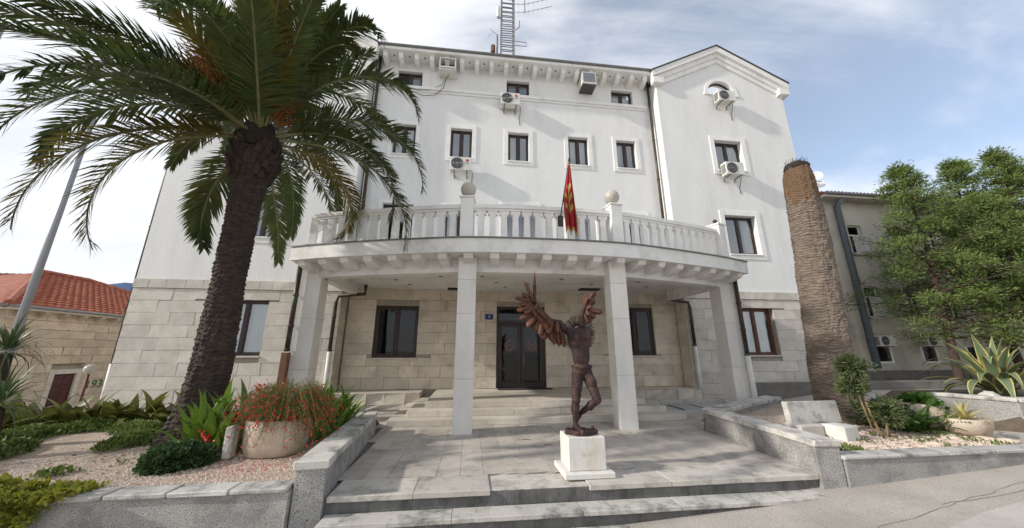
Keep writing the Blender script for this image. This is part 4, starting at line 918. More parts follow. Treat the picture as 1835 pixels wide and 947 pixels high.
q = MB(); q.lathe([(.1, 0), (.13, .05), (.13, .45), (.09, .5)], (.75, 15.2, 17.75), 12); q.tube([(.75, 15.2, 16), (.75, 15.2, 17.8)], .05, 6); q.build('cap_vent', 'rustbox', T)

# ------------------------------------------------------------------ palms
def trunk_mesh(path, rad, mats, rowh=.085, depth=.03, n=96, seed=0, topmix=None, sideamp=.4):
    q = MB(); L = path[-1][2]-path[0][2]; m = int(L/.013)
    def interp(z, tab):
        for (a, b) in zip(tab[:-1], tab[1:]):
            if z <= b[0] or b is tab[-1]:
                t = max(0, min(1, (z-a[0])/(b[0]-a[0]))); return [a[k]+(b[k]-a[k])*t for k in range(1, len(a))]
    ptab = [(p[2], p[0], p[1]) for p in path]
    for j in range(m+1):
        z = path[0][2]+L*j/m; cx, cy = interp(z, ptab); r = interp(z, rad)[0]
        for k in range(n):
            t = 2*PI*k/n; w = mnoise.noise(Vector((math.cos(t)*3.0, math.sin(t)*3.0, z*1.5+seed)))
            w2 = mnoise.noise(Vector((math.cos(t)*9, math.sin(t)*9, z*9+seed+9)))
            ph = z/rowh+.45*w+.62*mnoise.noise(Vector((math.cos(t)*6, math.sin(t)*6, z*3.5+seed+30)))+.35*w2+.3*math.sin(t+seed); row = math.floor(ph); fr = ph-row
            side = abs(((t*7/(2*PI)+row*.5) % 1)-.5)*2
            saw = (1-fr)**1.6 if fr > .12 else fr/.12
            d = depth*(saw*(1-sideamp*side)*(.75+.7*w2)+.5*w2)+.03*w
            q.v.append((cx+(r+d)*math.cos(t), cy+(r+d)*math.sin(t), z))
    for j in range(m):
        for k in range(n):
            q.f.append((j*n+k, j*n+(k+1) % n, (j+1)*n+(k+1) % n, (j+1)*n+k)); q.m.append(topmix(path[0][2]+L*j/m, 2*PI*k/n) if topmix else 0)
    q.f.append(tuple(range(m*n, (m+1)*n))); q.m.append(1 if topmix else 0)
    return q
def frond_mesh(az, e0, dr, L, n=46, leaf=.50, seed=0, r0=.28, yellow=False, dens=2.4):
    rr = random.Random(seed); q = MB(); pts = []; x = r0; z = 0; ds = L/n
    twist = rr.uniform(-.25, .25)
    for i in range(n+1):
        s = i/n; e = e0-dr*s**1.25; pts.append(Vector((x, .10*twist*s*s*L, z))); x += math.cos(e)*ds; z += math.sin(e)*ds
    q.mi = 1; q.tube(pts, [.030*(1-.85*i/n)+.003 for i in range(n+1)], 5); q.mi = 0
    tot = int(n*dens)
    for k in range(tot):
        s = .09+.90*k/tot; i = min(n-1, int(s*n)); f = s*n-i; p = pts[i].lerp(pts[i+1], f); d = (pts[i+1]-pts[i]).normalized()
        side = Vector((0, 1, 0)); upv = side.cross(d).normalized()*-1
        if upv.z < 0 and abs(d.z) < .95: upv = -upv
        prof = min(1, .30+s*4.2)*(1-.62*max(0, s-.55)/.45)
        for sg in (-1, 1):
            ll = leaf*prof*rr.uniform(.82, 1.12); sw = .50+.65*s
            v = rr.choice((-.12, .22, .45))+rr.uniform(-.1, .1)
            dr_ = (d*math.sin(sw)+side*sg*math.cos(sw)*math.cos(v)+upv*math.sin(v)).normalized()
            w = .021*rr.uniform(.8, 1.2); nn = dr_.cross(upv).normalized(); lift = dr_.cross(nn)
            mid = p+dr_*ll*.55; tip = p+dr_*ll+Vector((0, 0, -.10*ll-.05*ll*rr.random()))
            b = len(q.v); q.v += [tuple(p-nn*w*.5), tuple(p+nn*w*.5), tuple(mid+nn*w), tuple(mid-nn*w), tuple(tip), tuple(p.lerp(mid, .5)+lift*.008)]
            q.f += [(b, b+1, b+2, b+3), (b+3, b+2, b+4)]; q.m += [0, 0]
    return q
FRONDS = [[3.847,.679,1.191,3.475],[3.794,.586,1.045,3.452],[4.442,.075,.849,3.45],[4.631,-.003,1.205,4.119],[4.158,.078,1.672,3.689],[3.993,-.246,1.494,3.87],[3.912,-.36,1.693,3.585],[2.649,-.277,2.136,2.941],[4.902,.676,1.938,3.539],[4.618,.803,.208,2.517],[5.122,.401,.235,3.289],[5.396,.73,.994,3.457],[5.735,1.274,2.427,4.111],[6.094,1.06,2.499,4.274],[.855,1.485,2.493,4.262],[.008,.604,2.208,4.232],[.141,.131,1.871,4.285],[.743,.186,2.483,3.197],[1.874,-.185,.857,3.686],[1.751,.414,2.111,3.544],[1.488,.337,.974,3.499],[6.25,.296,2.116,3.93],[3.376,.464,2.156,3.777],[5.22,.6,.376,3.227],[3.806,.451,1.671,3.024],[5.688,1.135,2.343,3.527]]
rr = random.Random(5)
for i in range(10): FRONDS.append([rr.uniform(.9, 3.3), rr.uniform(.55, 1.35), rr.uniform(.9, 2.1), rr.uniform(3.0, 3.7)])
for i in range(6): FRONDS.append([rr.uniform(0, 6.28), rr.uniform(.8, 1.45), rr.uniform(.5, 1.3), rr.uniform(2.8, 3.4)])
PX, PY = -4.78, 7.15
PT = thing('palm_tree', 'tall palm with a dark scaly trunk and a full crown of arching fronds', 'palm tree', (PX, PY, .15))
trk = trunk_mesh([(PX-.16, PY, .05), (PX-.04, PY, .6), (PX+.03, PY, 1.4), (PX+.02, PY, 2.6), (PX, PY, 4.0), (PX, PY, 5.9)],
                 [(.05, .47), (.4, .38), (1.0, .325), (2.0, .275), (3.2, .255), (4.2, .255), (5.0, .275), (5.3, .33), (5.6, .42), (5.9, .44)], ['trunk'], .085, .034, seed=2)
trk.build('trunk', 'trunk', PT, smooth=False)
q = MB()                                           # old leaf bases below the crown
lbm = MB(); lbm.prism([(-.07, 0), (.07, 0), (.05, .16), (0, .22), (-.05, .16)], -.03, .03, 'y'); lbm = lbm.mesh('leaf_base', 'leafbase')
for r_ in range(6):
    for k in range(15):
        a = 2*PI*(k+.5*(r_ % 2))/15; z = 5.32+r_*.155+U(-.05, .05); rad = .31+.11*math.sin((r_+.6)/6*PI); a += U(-.12, .12); link('leaf_base', lbm, PT, (PX+rad*math.cos(a), PY+rad*math.sin(a), z), rot=(R(18+U(-14, 10)), U(-.25, .25), a+PI/2), scale=(U(.7, 1.15), U(.7, 1.3), U(.6, 1.2)))
for i, (az, e0, dr, L) in enumerate(FRONDS):
    yl = i in (6, 17, 23, 5) or i == 40
    z0 = 6.15+.5*max(0, min(1, (e0+.3)/1.6))
    fm = frond_mesh(0, e0, dr, L*1.02, leaf=.60 if i < 26 else .54, seed=i, dens=1.3 if i in (20,) else 3.1)
    fm.build('frond', ['frond_y' if yl else 'frond', 'rachis'], PT, (PX+.06, PY-.03, z0), rot=(0, 0, az))
heart = MB(); heart.lathe([(.02, 0), (.42, .02), (.46, .25), (.30, .6), (.12, .9), (.02, 1.1)], (PX, PY, 5.95), 18); heart.build('crown_heart', 'char_shade', PT, smooth=True)  # near-black colour stands in for the shade inside the crown
for (az, zz, rad) in ((3.7, 7.35, 1.05), (3.95, 7.55, 1.25), (4.2, 7.1, .85), (4.5, 7.4, .7), (5.3, 7.5, .7), (3.3, 7.0, .9), (5.9, 6.9, .8), (4.0, 7.2, 1.3)):    # fruit stalks
    q = MB(); rr = random.Random(int(az*100)); c = Vector((PX, PY, 6.0))
    for k in range(130):
        a2 = az+rr.uniform(-.45, .45); t = rr.uniform(.7, 1.3); e = Vector((PX+rad*t*math.cos(a2), PY+rad*t*math.sin(a2), zz+rr.uniform(-.28, .28))); m_ = c.lerp(e, .55)+Vector((0, 0, .22)); q.tube([m_.lerp(e, .1), m_.lerp(e, .6)+Vector((0, 0, .05)), e], [.008, .007, .005], 4)
        for s_ in range(3): pb_ = m_.lerp(e, rr.uniform(.3, 1))+Vector((rr.uniform(-.03, .03), rr.uniform(-.03, .03), rr.uniform(-.03, .03))); q.ball(pb_, .012, 5, 4)
    q.build('fruit_cluster', 'fruit', PT)
SX, SY = 8.03, 7.25
ST_ = thing('palm_stump', 'tall bare crownless palm trunk with a shaved orange brown top', 'palm trunk', (SX, SY, .2))
tk = trunk_mesh([(SX+.27, SY, .05), (SX+.28, SY, 1), (SX+.37, SY, 2.5), (SX+.52, SY, 4.6), (SX+.58, SY, 6.55)],
                [(.05, .47), (.6, .42), (2, .40), (4.2, .37), (5.0, .35), (5.9, .335), (6.3, .30), (6.55, .25)], None, .066, .030, seed=7, sideamp=.2, topmix=lambda z, t: 1 if z > 5.55+.12*math.sin(3*t)+.1*math.sin(7*t) else 0)
tk.build('trunk', ['stub', 'stubtop'], ST_)
q = MB(); q.lathe([(.265, 0), (.28, .04), (.25, .13), (.17, .2), (.02, .22)], (SX+.58, SY, 6.5), 24, wob=lambda t, z: 1+.06*math.sin(5*t)+.04*math.sin(11*t+1)); q.build('charred_cap', 'char_shade', ST_)
q = MB()
for k in range(60): a = U(0, 2*PI); r_ = U(.05, .24); p = Vector((SX+.58+r_*math.cos(a), SY+r_*math.sin(a), 6.62)); q.tube([p, p+Vector((U(-.06, .06), U(-.06, .06), U(.1, .2)))], [.008, .003], 4)
q.build('fibres', 'char_shade', ST_)

# ------------------------------------------------------------------ plants
def leaf_mesh(name, L, w, bend, mt, n=8, fold=.25, tip=.5):
    q = MB()
    for i in range(n+1):
        t = i/n; a = bend*t; x = L*(math.sin(a)/bend if abs(bend) > 1e-3 else t) if False else 0
        ww = w*(math.sin(PI*(t**tip*.93+.07))**.9) if t < 1 else .002
        ang = bend*t*t; px = L*t*math.sin(ang*.6); pz = L*t*math.cos(ang*.6)
        q.v += [(px-fold*ww*.5, -ww, pz+fold*ww*.3), (px, 0, pz), (px-fold*ww*.5, ww, pz+fold*ww*.3)]
    for i in range(n): b = 3*i; q.f += [(b, b+1, b+4, b+3), (b+1, b+2, b+5, b+4)]; q.m += [0, 0]
    return q.mesh(name, mt, True)
def leafplant(name, label, cat, loc, meshes, n, spread, zs=(0, .1), rad=.08, scale=1, group=None, seed=0, bias=None, lean=(.15, .75)):
    rr = random.Random(seed); T = thing(name, label, cat, loc, rr.uniform(0, 6.28), group)
    for k in range(n):
        a = k*2.4+rr.uniform(-.4, .4); t = (k+.5)/n; le = lean[0]+(lean[1]-lean[0])*t+rr.uniform(-.1, .1)
        link('leaf', rr.choice(meshes), T, (rad*math.cos(a)*t, rad*math.sin(a)*t, rr.uniform(*zs)*(1-t)), True, rot=(0, le*spread, a), scale=(scale*rr.uniform(.8, 1.15),)*3)
    return T
cl = [leaf_mesh('leaf', L, w, b, 'canna', 8) for L, w, b in ((.52, .065, .6), (.60, .06, .4), (.46, .07, .9))]
cd = [leaf_mesh('leaf', L, w, b, 'canna_d', 8) for L, w, b in ((.58, .11, .7), (.66, .115, .5), (.50, .12, 1.0))]
CL = [(-4.15, 6.75, None), (-3.9, 6.95, None), (-4.25, 6.45, None), (-3.75, 6.7, None), (-3.65, 7.2, None), (-4.0, 6.4, None),
      (-2.55, 7.2, None), (-2.75, 7.5, None), (-2.5, 7.7, None), (-2.62, 6.85, None), (-2.95, 7.3, None)]
ORD = ['first', 'second', 'third', 'fourth', 'fifth', 'sixth', 'seventh', 'eighth', 'ninth', 'tenth', 'eleventh', 'twelfth', 'thirteenth']
for i, (x, y, _) in enumerate(CL):
    rk = sorted([c[0] for c in CL[:6]] if i < 6 else [c[0] for c in CL[6:]]).index(x)
    lab = ('bright green canna clump between palm trunk and trough, %s from the left' if i < 6 else 'green canna clump behind the white coping near the porch, %s from the left') % ORD[rk]
    leafplant('canna_plant', lab, 'canna', (x, y, bedL(x, y)), cl, 24, 1, (.0, .48), .20, 1.1 if i < 6 else 1.15, 'canna clumps behind the trough' if i > 5 else 'canna clumps by the palm trunk', i, lean=(.03, .6))
for i in range(13):
    x = -8.9+i*.27+U(-.05, .05); y = 7.95+.07*i+U(-.12, .12)
    leafplant('canna_plant', 'bronze green canna, %s from the left in the row behind the palm' % ORD[i], 'canna', (x, y, bedL(x, y)), cd, 11, 1, (0, .2), .12, 1.0, 'bronze cannas in a row', 40+i, lean=(.1, .95))
def shoots(name, mt, n, sampler, size, parent=None, fn=None, thin=1, **kw):                # mass of little leaves
    q = MB()
    for _ in range(n):
        p, nrm = sampler(); d = (Vector(nrm)+Vector((U(-1, 1), U(-1, 1), U(-.6, 1)))*.8).normalized(); l = U(*size); w = l*U(.18, .4)*thin; sd = d.orthogonal().normalized(); sd.rotate(Matrix.Rotation(U(0, 6.28), 3, d))
        p = Vector(p); q.add([p-sd*w*.3, p+sd*w*.3, p+d*l*.6+sd*w, p+d*l, p+d*l*.6-sd*w], [(0, 1, 2, 3, 4)])
    return q.build(name, mt, parent, **kw)
def ball_s(c, r, sz=1, fill=.55, lump=.18):
    s_ = random.random()*99
    def f():
        v = Vector((random.gauss(0, 1), random.gauss(0, 1), random.gauss(0, 1))).normalized(); k = U(fill, 1)*(1+lump*2*mnoise.noise(v*2.2+Vector((s_, 0, 0))))
        return (c[0]+v.x*r*k, c[1]+v.y*r*k, c[2]+v.z*r*sz*k), v
    return f
T = thing('low_shrub', 'low dark green mounded shrub at the foot of the palm', 'shrub', (-4.02, 5.85, .2))
shoots('foliage', 'needle', 9000, ball_s((-4.12, 5.85, .28), .33, .62), (.03, .07), T)
shoots('foliage', 'needle', 5000, ball_s((-3.88, 5.95, .27), .22, .65), (.03, .07), T)
def sheet(xr_, yr_, fn, h, dens=None):
    def f():
        while True:
            x, y = U(*xr_), U(*yr_)
            d = dens(x, y) if dens else 1
            if random.random() < d: return (x, y, fn(x, y)+U(0, h)*d), (0, 0, 1)
    return f
shoots('ground_cover', 'grass', 15000, sheet((-8.6, -4.9), (5.3, 8.4), bedL, .16, lambda x, y: max(0, min(1, (-.35+1.9*nz3(x, y, 0, 1.5)+.75*sstep(-6.2, -7.4, x)+.75*sstep(7.3, 8.0, y))))), (.035, .09), kind='stuff')
shoots('grass', 'grass', 900, sheet((5.7, 9.5), (5.15, 6.6), bedR, .03, lambda x, y: max(0, min(1, 2.2*nz3(x, y, 5, 1.4)-.1))), (.03, .07), kind='stuff')
def vine_s():
    x = U(-8.2, -4.3); t = random.random(); edge = sstep(-4.35-.5*(t < .5), -5.2, x+.25*nz3(x, 0, t, 3))
    if random.random() > .25+.75*edge: return vine_s()
    if t < .5: y = U(4.75, 5.2)-.15*random.random(); return (x, y, .2+U(0, .10)*edge+.05*nz3(x, y, 0, 4)), (0, -.2, 1)
    z = .26-random.random()**1.3*1.25*edge; return (x, 4.80-U(.0, .20)*(.5+.5*nz3(x, z, 0, 3)), z), (0, -1, .2)
shoots('creeper', 'vine', 24000, vine_s, (.04, .09), label='yellow green creeper spilling over the low street wall at the left', cat='creeper')
# stone trough with red flowering plant
q = MB(); q.lathe([(.31, 0), (.38, .03), (.41, .16), (.42, .38), (.41, .52), (.38, .53), (.35, .47), (.02, .45)], (0, 0, 0), 30, 1.08, .85, wob=lambda t, z: 1+.03*math.sin(2*t+1)+.025*math.sin(5*t))
q.build('stone_trough', 'pot', None, (-3.05, 6.35, bedL(-3.05, 6.35)-.02), smooth=True, label='big pale stone trough holding the red flowering plant', cat='planter')
q = MB(); q.box(-3.62, -3.50, 6.0, 6.18, .2, .66, .03); q.build('stone_slab', 'coping', None, label='upright white stone slab leaning on the left side of the trough', cat='stone slab')
T = thing('flowering_plant', 'wiry arching plant covered with red flowers in the stone trough', 'flowering plant', (-3.0, 6.4, .65))
q = MB(); fl = MB()
for k in range(620):
    a = U(0, 2*PI); sp_ = U(.3, 1.0); r0 = U(0, .3); c = Vector((-2.98+r0*math.cos(a), 6.42+r0*math.sin(a)*.8, .62)); H = U(.22, .66)*(1.25-sp_*.5); L_ = U(.28, .74)
    m1 = c+Vector((math.cos(a)*L_*.45, math.sin(a)*L_*.4, H)); e = c+Vector((math.cos(a)*L_*1.05, math.sin(a)*L_*.85, H*.55-sp_*.75*U(.05, 1)**1.6))
    pts = [c, c.lerp(m1, .6)+Vector((0, 0, .06)), m1, m1.lerp(e, .55)+Vector((0, 0, .05)), e]
    q.tube(pts, [.0035, .003, .0028, .0024, .0016], 3, False)
    for s_ in range(12):
        t = U(.25, 1); i = min(3, int(t*4)); p = pts[i].lerp(pts[i+1], t*4-i); d = Vector((U(-1, 1), U(-1, 1), U(-.3, 1))).normalized()*U(.04, .10); q.tube([p, p+d], [.0020, .0012], 3, False)
    for s_ in range(5):
        if random.random() < .45:
            t = U(.45, 1); i = min(3, int(t*4)); p = pts[i].lerp(pts[i+1], t*4-i)+Vector((U(-.03, .03), U(-.03, .03), U(-.03, .02))); d = Vector((U(-.6, .6), U(-.6, .6), U(-1, .2))).normalized()
            sd = d.orthogonal().normalized()*U(.005, .011); sd *= 1.25; s2 = d.cross(sd); fl.add([p, p+d*.05+sd, p+d*.065-sd*.6+s2, p+d*.065-sd*.6-s2], [(0, 1, 2), (0, 2, 3), (0, 3, 1), (1, 3, 2)])
q.build('stems', 'wiry', T, kind='stuff'); fl.build('flowers', 'redfl', T, kind='stuff')
T = leafplant('flowering_canna', 'red flowered canna with green leaves left of the stone trough', 'canna', (-3.72, 6.28, .22), cl, 7, 1, (0, .1), .08, .8, None, 77)
fl = MB()
for (cx, cy, cz, r_) in ((-3.55, 6.05, .50, .10), (-3.5, 5.98, .33, .12), (-3.62, 6.6, 1.18, .07), (-3.4, 5.95, .26, .1)):
    for k in range(26):
        p = Vector((cx+random.gauss(0, r_*.5), cy+random.gauss(0, r_*.5), cz+random.gauss(0, r_*.6))); d = Vector((U(-1, 1), U(-1, 1), U(-.2, 1))).normalized()*.05; s_ = d.orthogonal().normalized()*.018; fl.add([p, p+d*.6+s_, p+d, p+d*.6-s_], [(0, 1, 2, 3)])
fl.build('flowers', 'redfl', T, kind='stuff')
# yuccas on the far left
ym = [leaf_mesh('leaf', L, .024, b, 'yucca', 5, .3, .35) for L, b in ((.75, .5), (.85, .9), (.68, .2), (.8, 1.3))]
def yucca(x, y, zh, n, lab, s_, seed):
    rr = random.Random(seed); z0 = bedL(x, y); T = thing('yucca', lab, 'yucca', (x, y, z0))
    q = MB(); q.tube([(x, y, z0-.1), (x+.03, y, (z0+zh)/2), (x, y, zh)], [.10, .09, .08], 10); q.build('trunk', 'bark', T)
    for k in range(n):
        a = k*2.4; t = (k+.5)/n; le = .1+1.9*t+rr.uniform(-.15, .15); link('leaf', rr.choice(ym), T, (x+.05*math.cos(a), y+.05*math.sin(a), zh+.12*(1-t)), rot=(0, le, a), scale=(s_*rr.uniform(.8, 1.1),)*3)
yucca(-7.75, 6.85, 1.72, 95, 'upper spiky dark green yucca head at the left edge', .78, 3)
yucca(-7.05, 6.35, .95, 95, 'lower spiky green yucca in front of the taller one at the left edge', .80, 4)
yucca(-7.75, 5.9, .60, 70, 'small yucca rosette low at the left edge above the creeper', .75, 6)
# right bed: topiary, fern, troughs, slab and blocks
T = thing('pompon_shrub', 'young shrub clipped into three feathery balls beside the palm stump', 'shrub', (7.75, 6.2, .25))
q = MB(); q.tube([(7.80, 6.15, .15), (7.74, 6.2, .6), (7.68, 6.28, 1.3)], [.022, .018, .014], 7); q.tube([(7.88, 6.12, .15), (7.9, 6.1, .42)], [.018, .014], 6); q.tube([(7.72, 6.2, .2), (7.60, 6.22, .9)], [.016, .012], 6); q.build('stem', 'stake', T)
for (c, r_, m_) in (((7.67, 6.3, 1.46), .21, 'needle_b'), ((7.62, 6.32, 1.08), .18, 'needle_b'), ((7.98, 6.15, .62), .24, 'needle_b')):
    shoots('foliage_ball', 'needle', 2600, ball_s(c, r_*.8, .8, .3, .25), (.03, .07), T); shoots('foliage_ball', m_, 2200, ball_s(c, r_*1.08, .9, .45, .4), (.05, .12), T, thin=.35)
fm_ = MB(); 
def fernm():
    q = MB(); n = 18
    for i in range(n):
        t = i/n; z = .50*t; x = .30*t*t; l = .11*math.sin(PI*(t*.8+.18))
        for s_ in (-1, 1): q.add([(x, 0, z), (x+.02, s_*l*.5, z+.035), (x+.03, s_*l, z+.02), (x+.012, s_*l*.5, z+.005)], [(0, 1, 2, 3)])
    return q.mesh('leaf', 'fernleaf')
fe = [fernm()]
for i, (x, y) in enumerate(((8.5, 6.55), (8.75, 6.75), (8.95, 6.5), (8.35, 6.8), (8.7, 6.35), (9.05, 6.85), (9.15, 6.45))):
    leafplant('fern', 'bright green fern clump, %s from the left behind the pompon shrub' % ORD[sorted((8.5, 8.75, 8.95, 8.35, 8.7, 9.05, 9.15)).index(x)], 'fern', (x, y, bedR(x, y)), fe, 24, 1, (0, .05), .1, 1.0, 'ferns behind the pompon shrub', 60+i, lean=(.05, 1.0))
q = MB(); q.lathe([(.30, 0), (.36, .04), (.39, .2), (.40, .44), (.37, .45), (.34, .40), (.02, .38)], (0, 0, 0), 26, 1.15, .8, wob=lambda t, z: 1+.03*math.sin(3*t+1)); q.build('stone_trough', 'pot', None, (9.42, 6.55, .24), smooth=True, rot=(0, R(6), 0), label='beige stone trough with grass behind the round pot on the right', cat='planter')
q = MB(); q.lathe([(.22, 0), (.29, .04), (.35, .18), (.36, .30), (.33, .31), (.30, .27), (.02, .25)], (0, 0, 0), 26, 1.1, .9, wob=lambda t, z: 1+.03*math.sin(2*t+1)); q.build('stone_pot', 'pot', None, (9.62, 6.05, .2), smooth=True, label='round orange beige stone pot planted with a small spiky agave', cat='planter')
sa = [leaf_mesh('leaf', .42, .030, b, 'agave_y', 6, .5, .5) for b in (.3, .7, 1.1)]
leafplant('small_agave', 'small pale yellow spiky agave in the round pot', 'agave', (9.62, 6.05, .46), sa, 26, 1, (0, .03), .05, 1, None, 90, lean=(.1, 1.35))
T = thing('pot_grass', 'loose green grass growing in the rear stone trough', 'grass', (9.4, 6.55, .65)); shoots('blades', 'fernleaf', 700, ball_s((9.35, 6.55, .68), .3, .4, .1), (.08, .2), T)
q = MB(); q.box(-.58, .58, -.06, .06, 0, .40, .014); q.build('stone_slab', 'coping', None, (6.72, 6.42, .40), rot=(R(-6), 0, R(2)), label='upright white stone slab resting on two blocks in the right bed', cat='stone slab')
q = MB(); q.box(-.25, .25, -.17, .17, 0, .22, .014); q.build('stone_block', 'coping', None, (6.35, 6.3, .2), rot=(0, 0, R(3)), label='flat grey stone block under the left half of the white slab', cat='stone block')
q = MB(); q.box(-.19, .19, -.18, .18, 0, .27, .014); q.build('stone_block', 'pedestal', None, (6.84, 6.06, .17), rot=(0, 0, R(12)), label='bright white stone cube in front of the white slab', cat='stone block')
# variegated agave
def agm(L, w, bend, n=12):
    q = MB(); x = z = 0
    for i in range(n+1):
        t = i/n; ang = bend[0]+bend[1]*t**1.6; ww = w*(.62+.38*math.sin(PI*min(1, t*1.25)))*(1 if t < .55 else max(.02, 1-((t-.55)/.45)**2))
        nx, nz_ = -math.cos(ang), math.sin(ang)
        for s_, f in ((-1, .35), (-.72, .18), (0, 0), (.72, .18), (1, .35)): q.v.append((x+nx*f*ww*.6, s_*ww, z+nz_*f*ww*.6))
        x += L/n*math.sin(ang); z += L/n*math.cos(ang)
    for i in range(n):
        for k in range(4): q.f.append((5*i+k, 5*i+k+1, 5*i+k+6, 5*i+k+5)); q.m.append(1 if k in (0, 3) else 0)
    return q.mesh('leaf', ['agave', 'agave_y'], True)
am = [agm(1.45, .12, (.2, .8)), agm(1.6, .125, (.2, 2.3)), agm(1.5, .115, (.3, 3.0)), agm(1.4, .11, (.05, .4)), agm(1.5, .12, (.5, 1.7))]
T = thing('agave', 'big variegated agave with yellow edged curling leaves on the retaining wall', 'agave', (12.5, 7.1, .75))
rr = random.Random(11)
for k in range(44):
    t = (k+.5)/44; a = k*2.4; me = am[3] if t < .12 else rr.choice(am[:3] if t < .6 else am[1:]); link('leaf', me, T, (12.5+.12*math.cos(a), 7.1+.12*math.sin(a), .78+.15*(1-t)), rot=(0, max(0, t*.75-.1)+rr.uniform(-.1, .1), a), scale=(rr.uniform(.72, 1.0),)*3)
grid('garden_soil', lin(11.0, 18, 12), lin(5.6, 9.5, 10), lambda x, y: .74-.5*sstep(8.5, 9.5, y) if y > 7.5-(x-10.9)*2.2+.2 and x > 11.05 else .0, 'soil', kind='structure')
rock(11.6, 6.75, .79, .16, None, 'pale stone on the retaining wall beneath the agave leaves', 'coping')
q = MB(); q.box(10.2, 26, 12.2, 12.5, -.1, .62, .02); q.build('garden_wall', 'greybase', label='low grey wall along the foot of the grey neighbouring building', cat='wall')

# ------------------------------------------------------------------ left: old house, poles, lamp
HX = -18.0
HS = thing('old_house', 'old yellow stone house with hipped red tile roof and maroon door', 'house', (HX-5, 20, -1.2))
q = MB(); q.box(HX-11, HX-.16, 15.53, 28.2, -1.6, 3.35); q.build('house_core', 'mortar', HS)
rr = random.Random(3); dy0, dy1, dzt = 17.75, 18.62, .78
def hblocks(axis, a0, a1, holes):
    z = -1.3; row = 0
    while z < 3.25:
        h = .36; a = a0-(.3 if row % 2 else 0)
        while a < a1:
            l = rr.uniform(.6, 1.0); s_, e_ = max(a, a0), min(a+l, a1); a += l
            if e_-s_ < .08: continue
            parts_ = [(s_, e_)]
            for (h0, h1, hz) in holes:
                if z < hz: parts_ = [r for (u, v) in parts_ for r in ((u, min(v, h0)), (max(u, h1), v)) if r[1]-r[0] > .05]
            for u, v in parts_:
                if axis == 'x': block('stone_block', 'oldstone', HS, HX-.18, HX+rr.uniform(-.006, .006), u+.006, v-.006, z+.006, z+h-.006)
                else: block('stone_block', 'oldstone', HS, u+.006, v-.006, 15.5-rr.uniform(-.006, .006), 15.56, z+.006, z+h-.006)
        z += h; row += 1
hblocks('x', 15.5, 22.0, [(dy0-.2, dy1+.2, dzt+.2)]); hblocks('y', HX-5, HX-.02, [])
q = MB(); q.box(HX-.17, HX+.03, dy0-.2, dy0, -1.3, dzt+.2, .01); q.box(HX-.17, HX+.03, dy1, dy1+.2, -1.3, dzt+.2, .01); q.box(HX-.17, HX+.03, dy0, dy1, dzt+.002, dzt+.2, .01); q.build('door_surround', 'stone_w', HS)
q = MB(); q.box(HX-.12, HX-.06, dy0, dy1, -1.2, dzt); D_ = q.build('door', 'maroon', HS)
for i in range(2):
    for k in range(4): q = MB(); q.box(HX-.06, HX-.045, dy0+.05+i*.42, dy0+.40+i*.42, -1.05+k*.45, -.68+k*.45, .008); q.build('door_panel', 'maroon', D_)
link('graffiti', text_mesh('193', .55, 'green', .001), HS, (HX+.016, 19.52, .22), rot=(R(90), 0, R(90)))
q = MB(); q.box(HX-11.4, HX+.36, 15.14, 28.5, 3.36, 3.5); q.build('eave', 'greywall', HS)
for i in range(14): q = MB(); yy = 15.7+i*.75; q.prism([(HX, 3.1), (HX+.3, 3.28), (HX+.3, 3.357), (HX, 3.357)], yy, yy+.16); q.build('eave_corbel', 'oldstone', HS)
q = MB(); q.tube([(HX+.42, 15.1, 3.5), (HX+.42, 28.5, 3.5)], .07, 8); q.tube([(HX-11, 15.08, 3.5), (HX+.42, 15.08, 3.5)], .07, 8); q.build('gutter', 'metal', HS, smooth=True)
# hipped roof: two slopes covered by rows of barrel tiles
e0x, e0y, ez, sl_ = HX+.45, 15.05, 3.52, .42
rise = 2.35; run = rise/sl_
q = MB(); yr = 23.0; q.add([(e0x, e0y, ez), (e0x, yr+run, ez), (e0x-run, yr, ez+rise), (e0x-run, e0y+run, ez+rise), (e0x-2*run, e0y, ez), (e0x-2*run, yr+run, ez)], [(0, 1, 2, 3), (0, 3, 4), (1, 5, 2), (4, 3, 2, 5)]); RF = q.build('roof', 'tile', HS)
def tiles(name, org, u, v, nu, nv, su, sv, clip):
    q = MB(); n = u.cross(v).normalized()
    for j in range(nv):
        for i in range(nu):
            a, b = (i+.5)*su, j*sv
            if not clip(a, b+sv*.5): continue
            base = org+u*a+v*b+n*U(0, .012); vs = []
            for t_, w_, h_ in ((0, .5, .12), (sv*1.12, .40, .03)):
                for k in range(5): an = PI*k/4; vs.append(base+v*t_+u*(-math.cos(an)*su*w_)+n*(math.sin(an)*h_+(.02 if t_ == 0 else 0)))
            q.add(vs, [(k, k+1, k+6, k+5) for k in range(4)]+[(4, 3, 2, 1, 0)])
    return q.build(name, 'tile', RF, kind='stuff')
vv = Vector((-1, 0, sl_)).normalized(); ll = math.hypot(run, rise)
tiles('roof_tiles', Vector((e0x, e0y, ez)), Vector((0, 1, 0)), vv, 46, int(ll/.36), .31, .36, lambda a, b: b*run/ll-.1 < a < yr+run-e0y-b*run/ll+.1)
vv2 = Vector((0, 1, sl_)).normalized()
tiles('roof_tiles', Vector((e0x, e0y, ez)), Vector((-1, 0, 0)), vv2, 34, int(ll/.36), .31, .36, lambda a, b: a > b*run/ll-.1)
q = MB()
for i in range(16):
    t = i/16; a = Vector((e0x, e0y, ez)).lerp(Vector((e0x-run, e0y+run, ez+rise)), t); c = Vector((e0x, e0y, ez)).lerp(Vector((e0x-run, e0y+run, ez+rise)), t+.07); q.tube([a+Vector((0, 0, .05)), c+Vector((0, 0, .09))], [.13, .11], 8)
for i in range(5): q.tube([(e0x-run, e0y+run+i*.48, ez+rise+.06), (e0x-run, e0y+run+i*.48+.53, ez+rise+.09)], [.13, .11], 8)
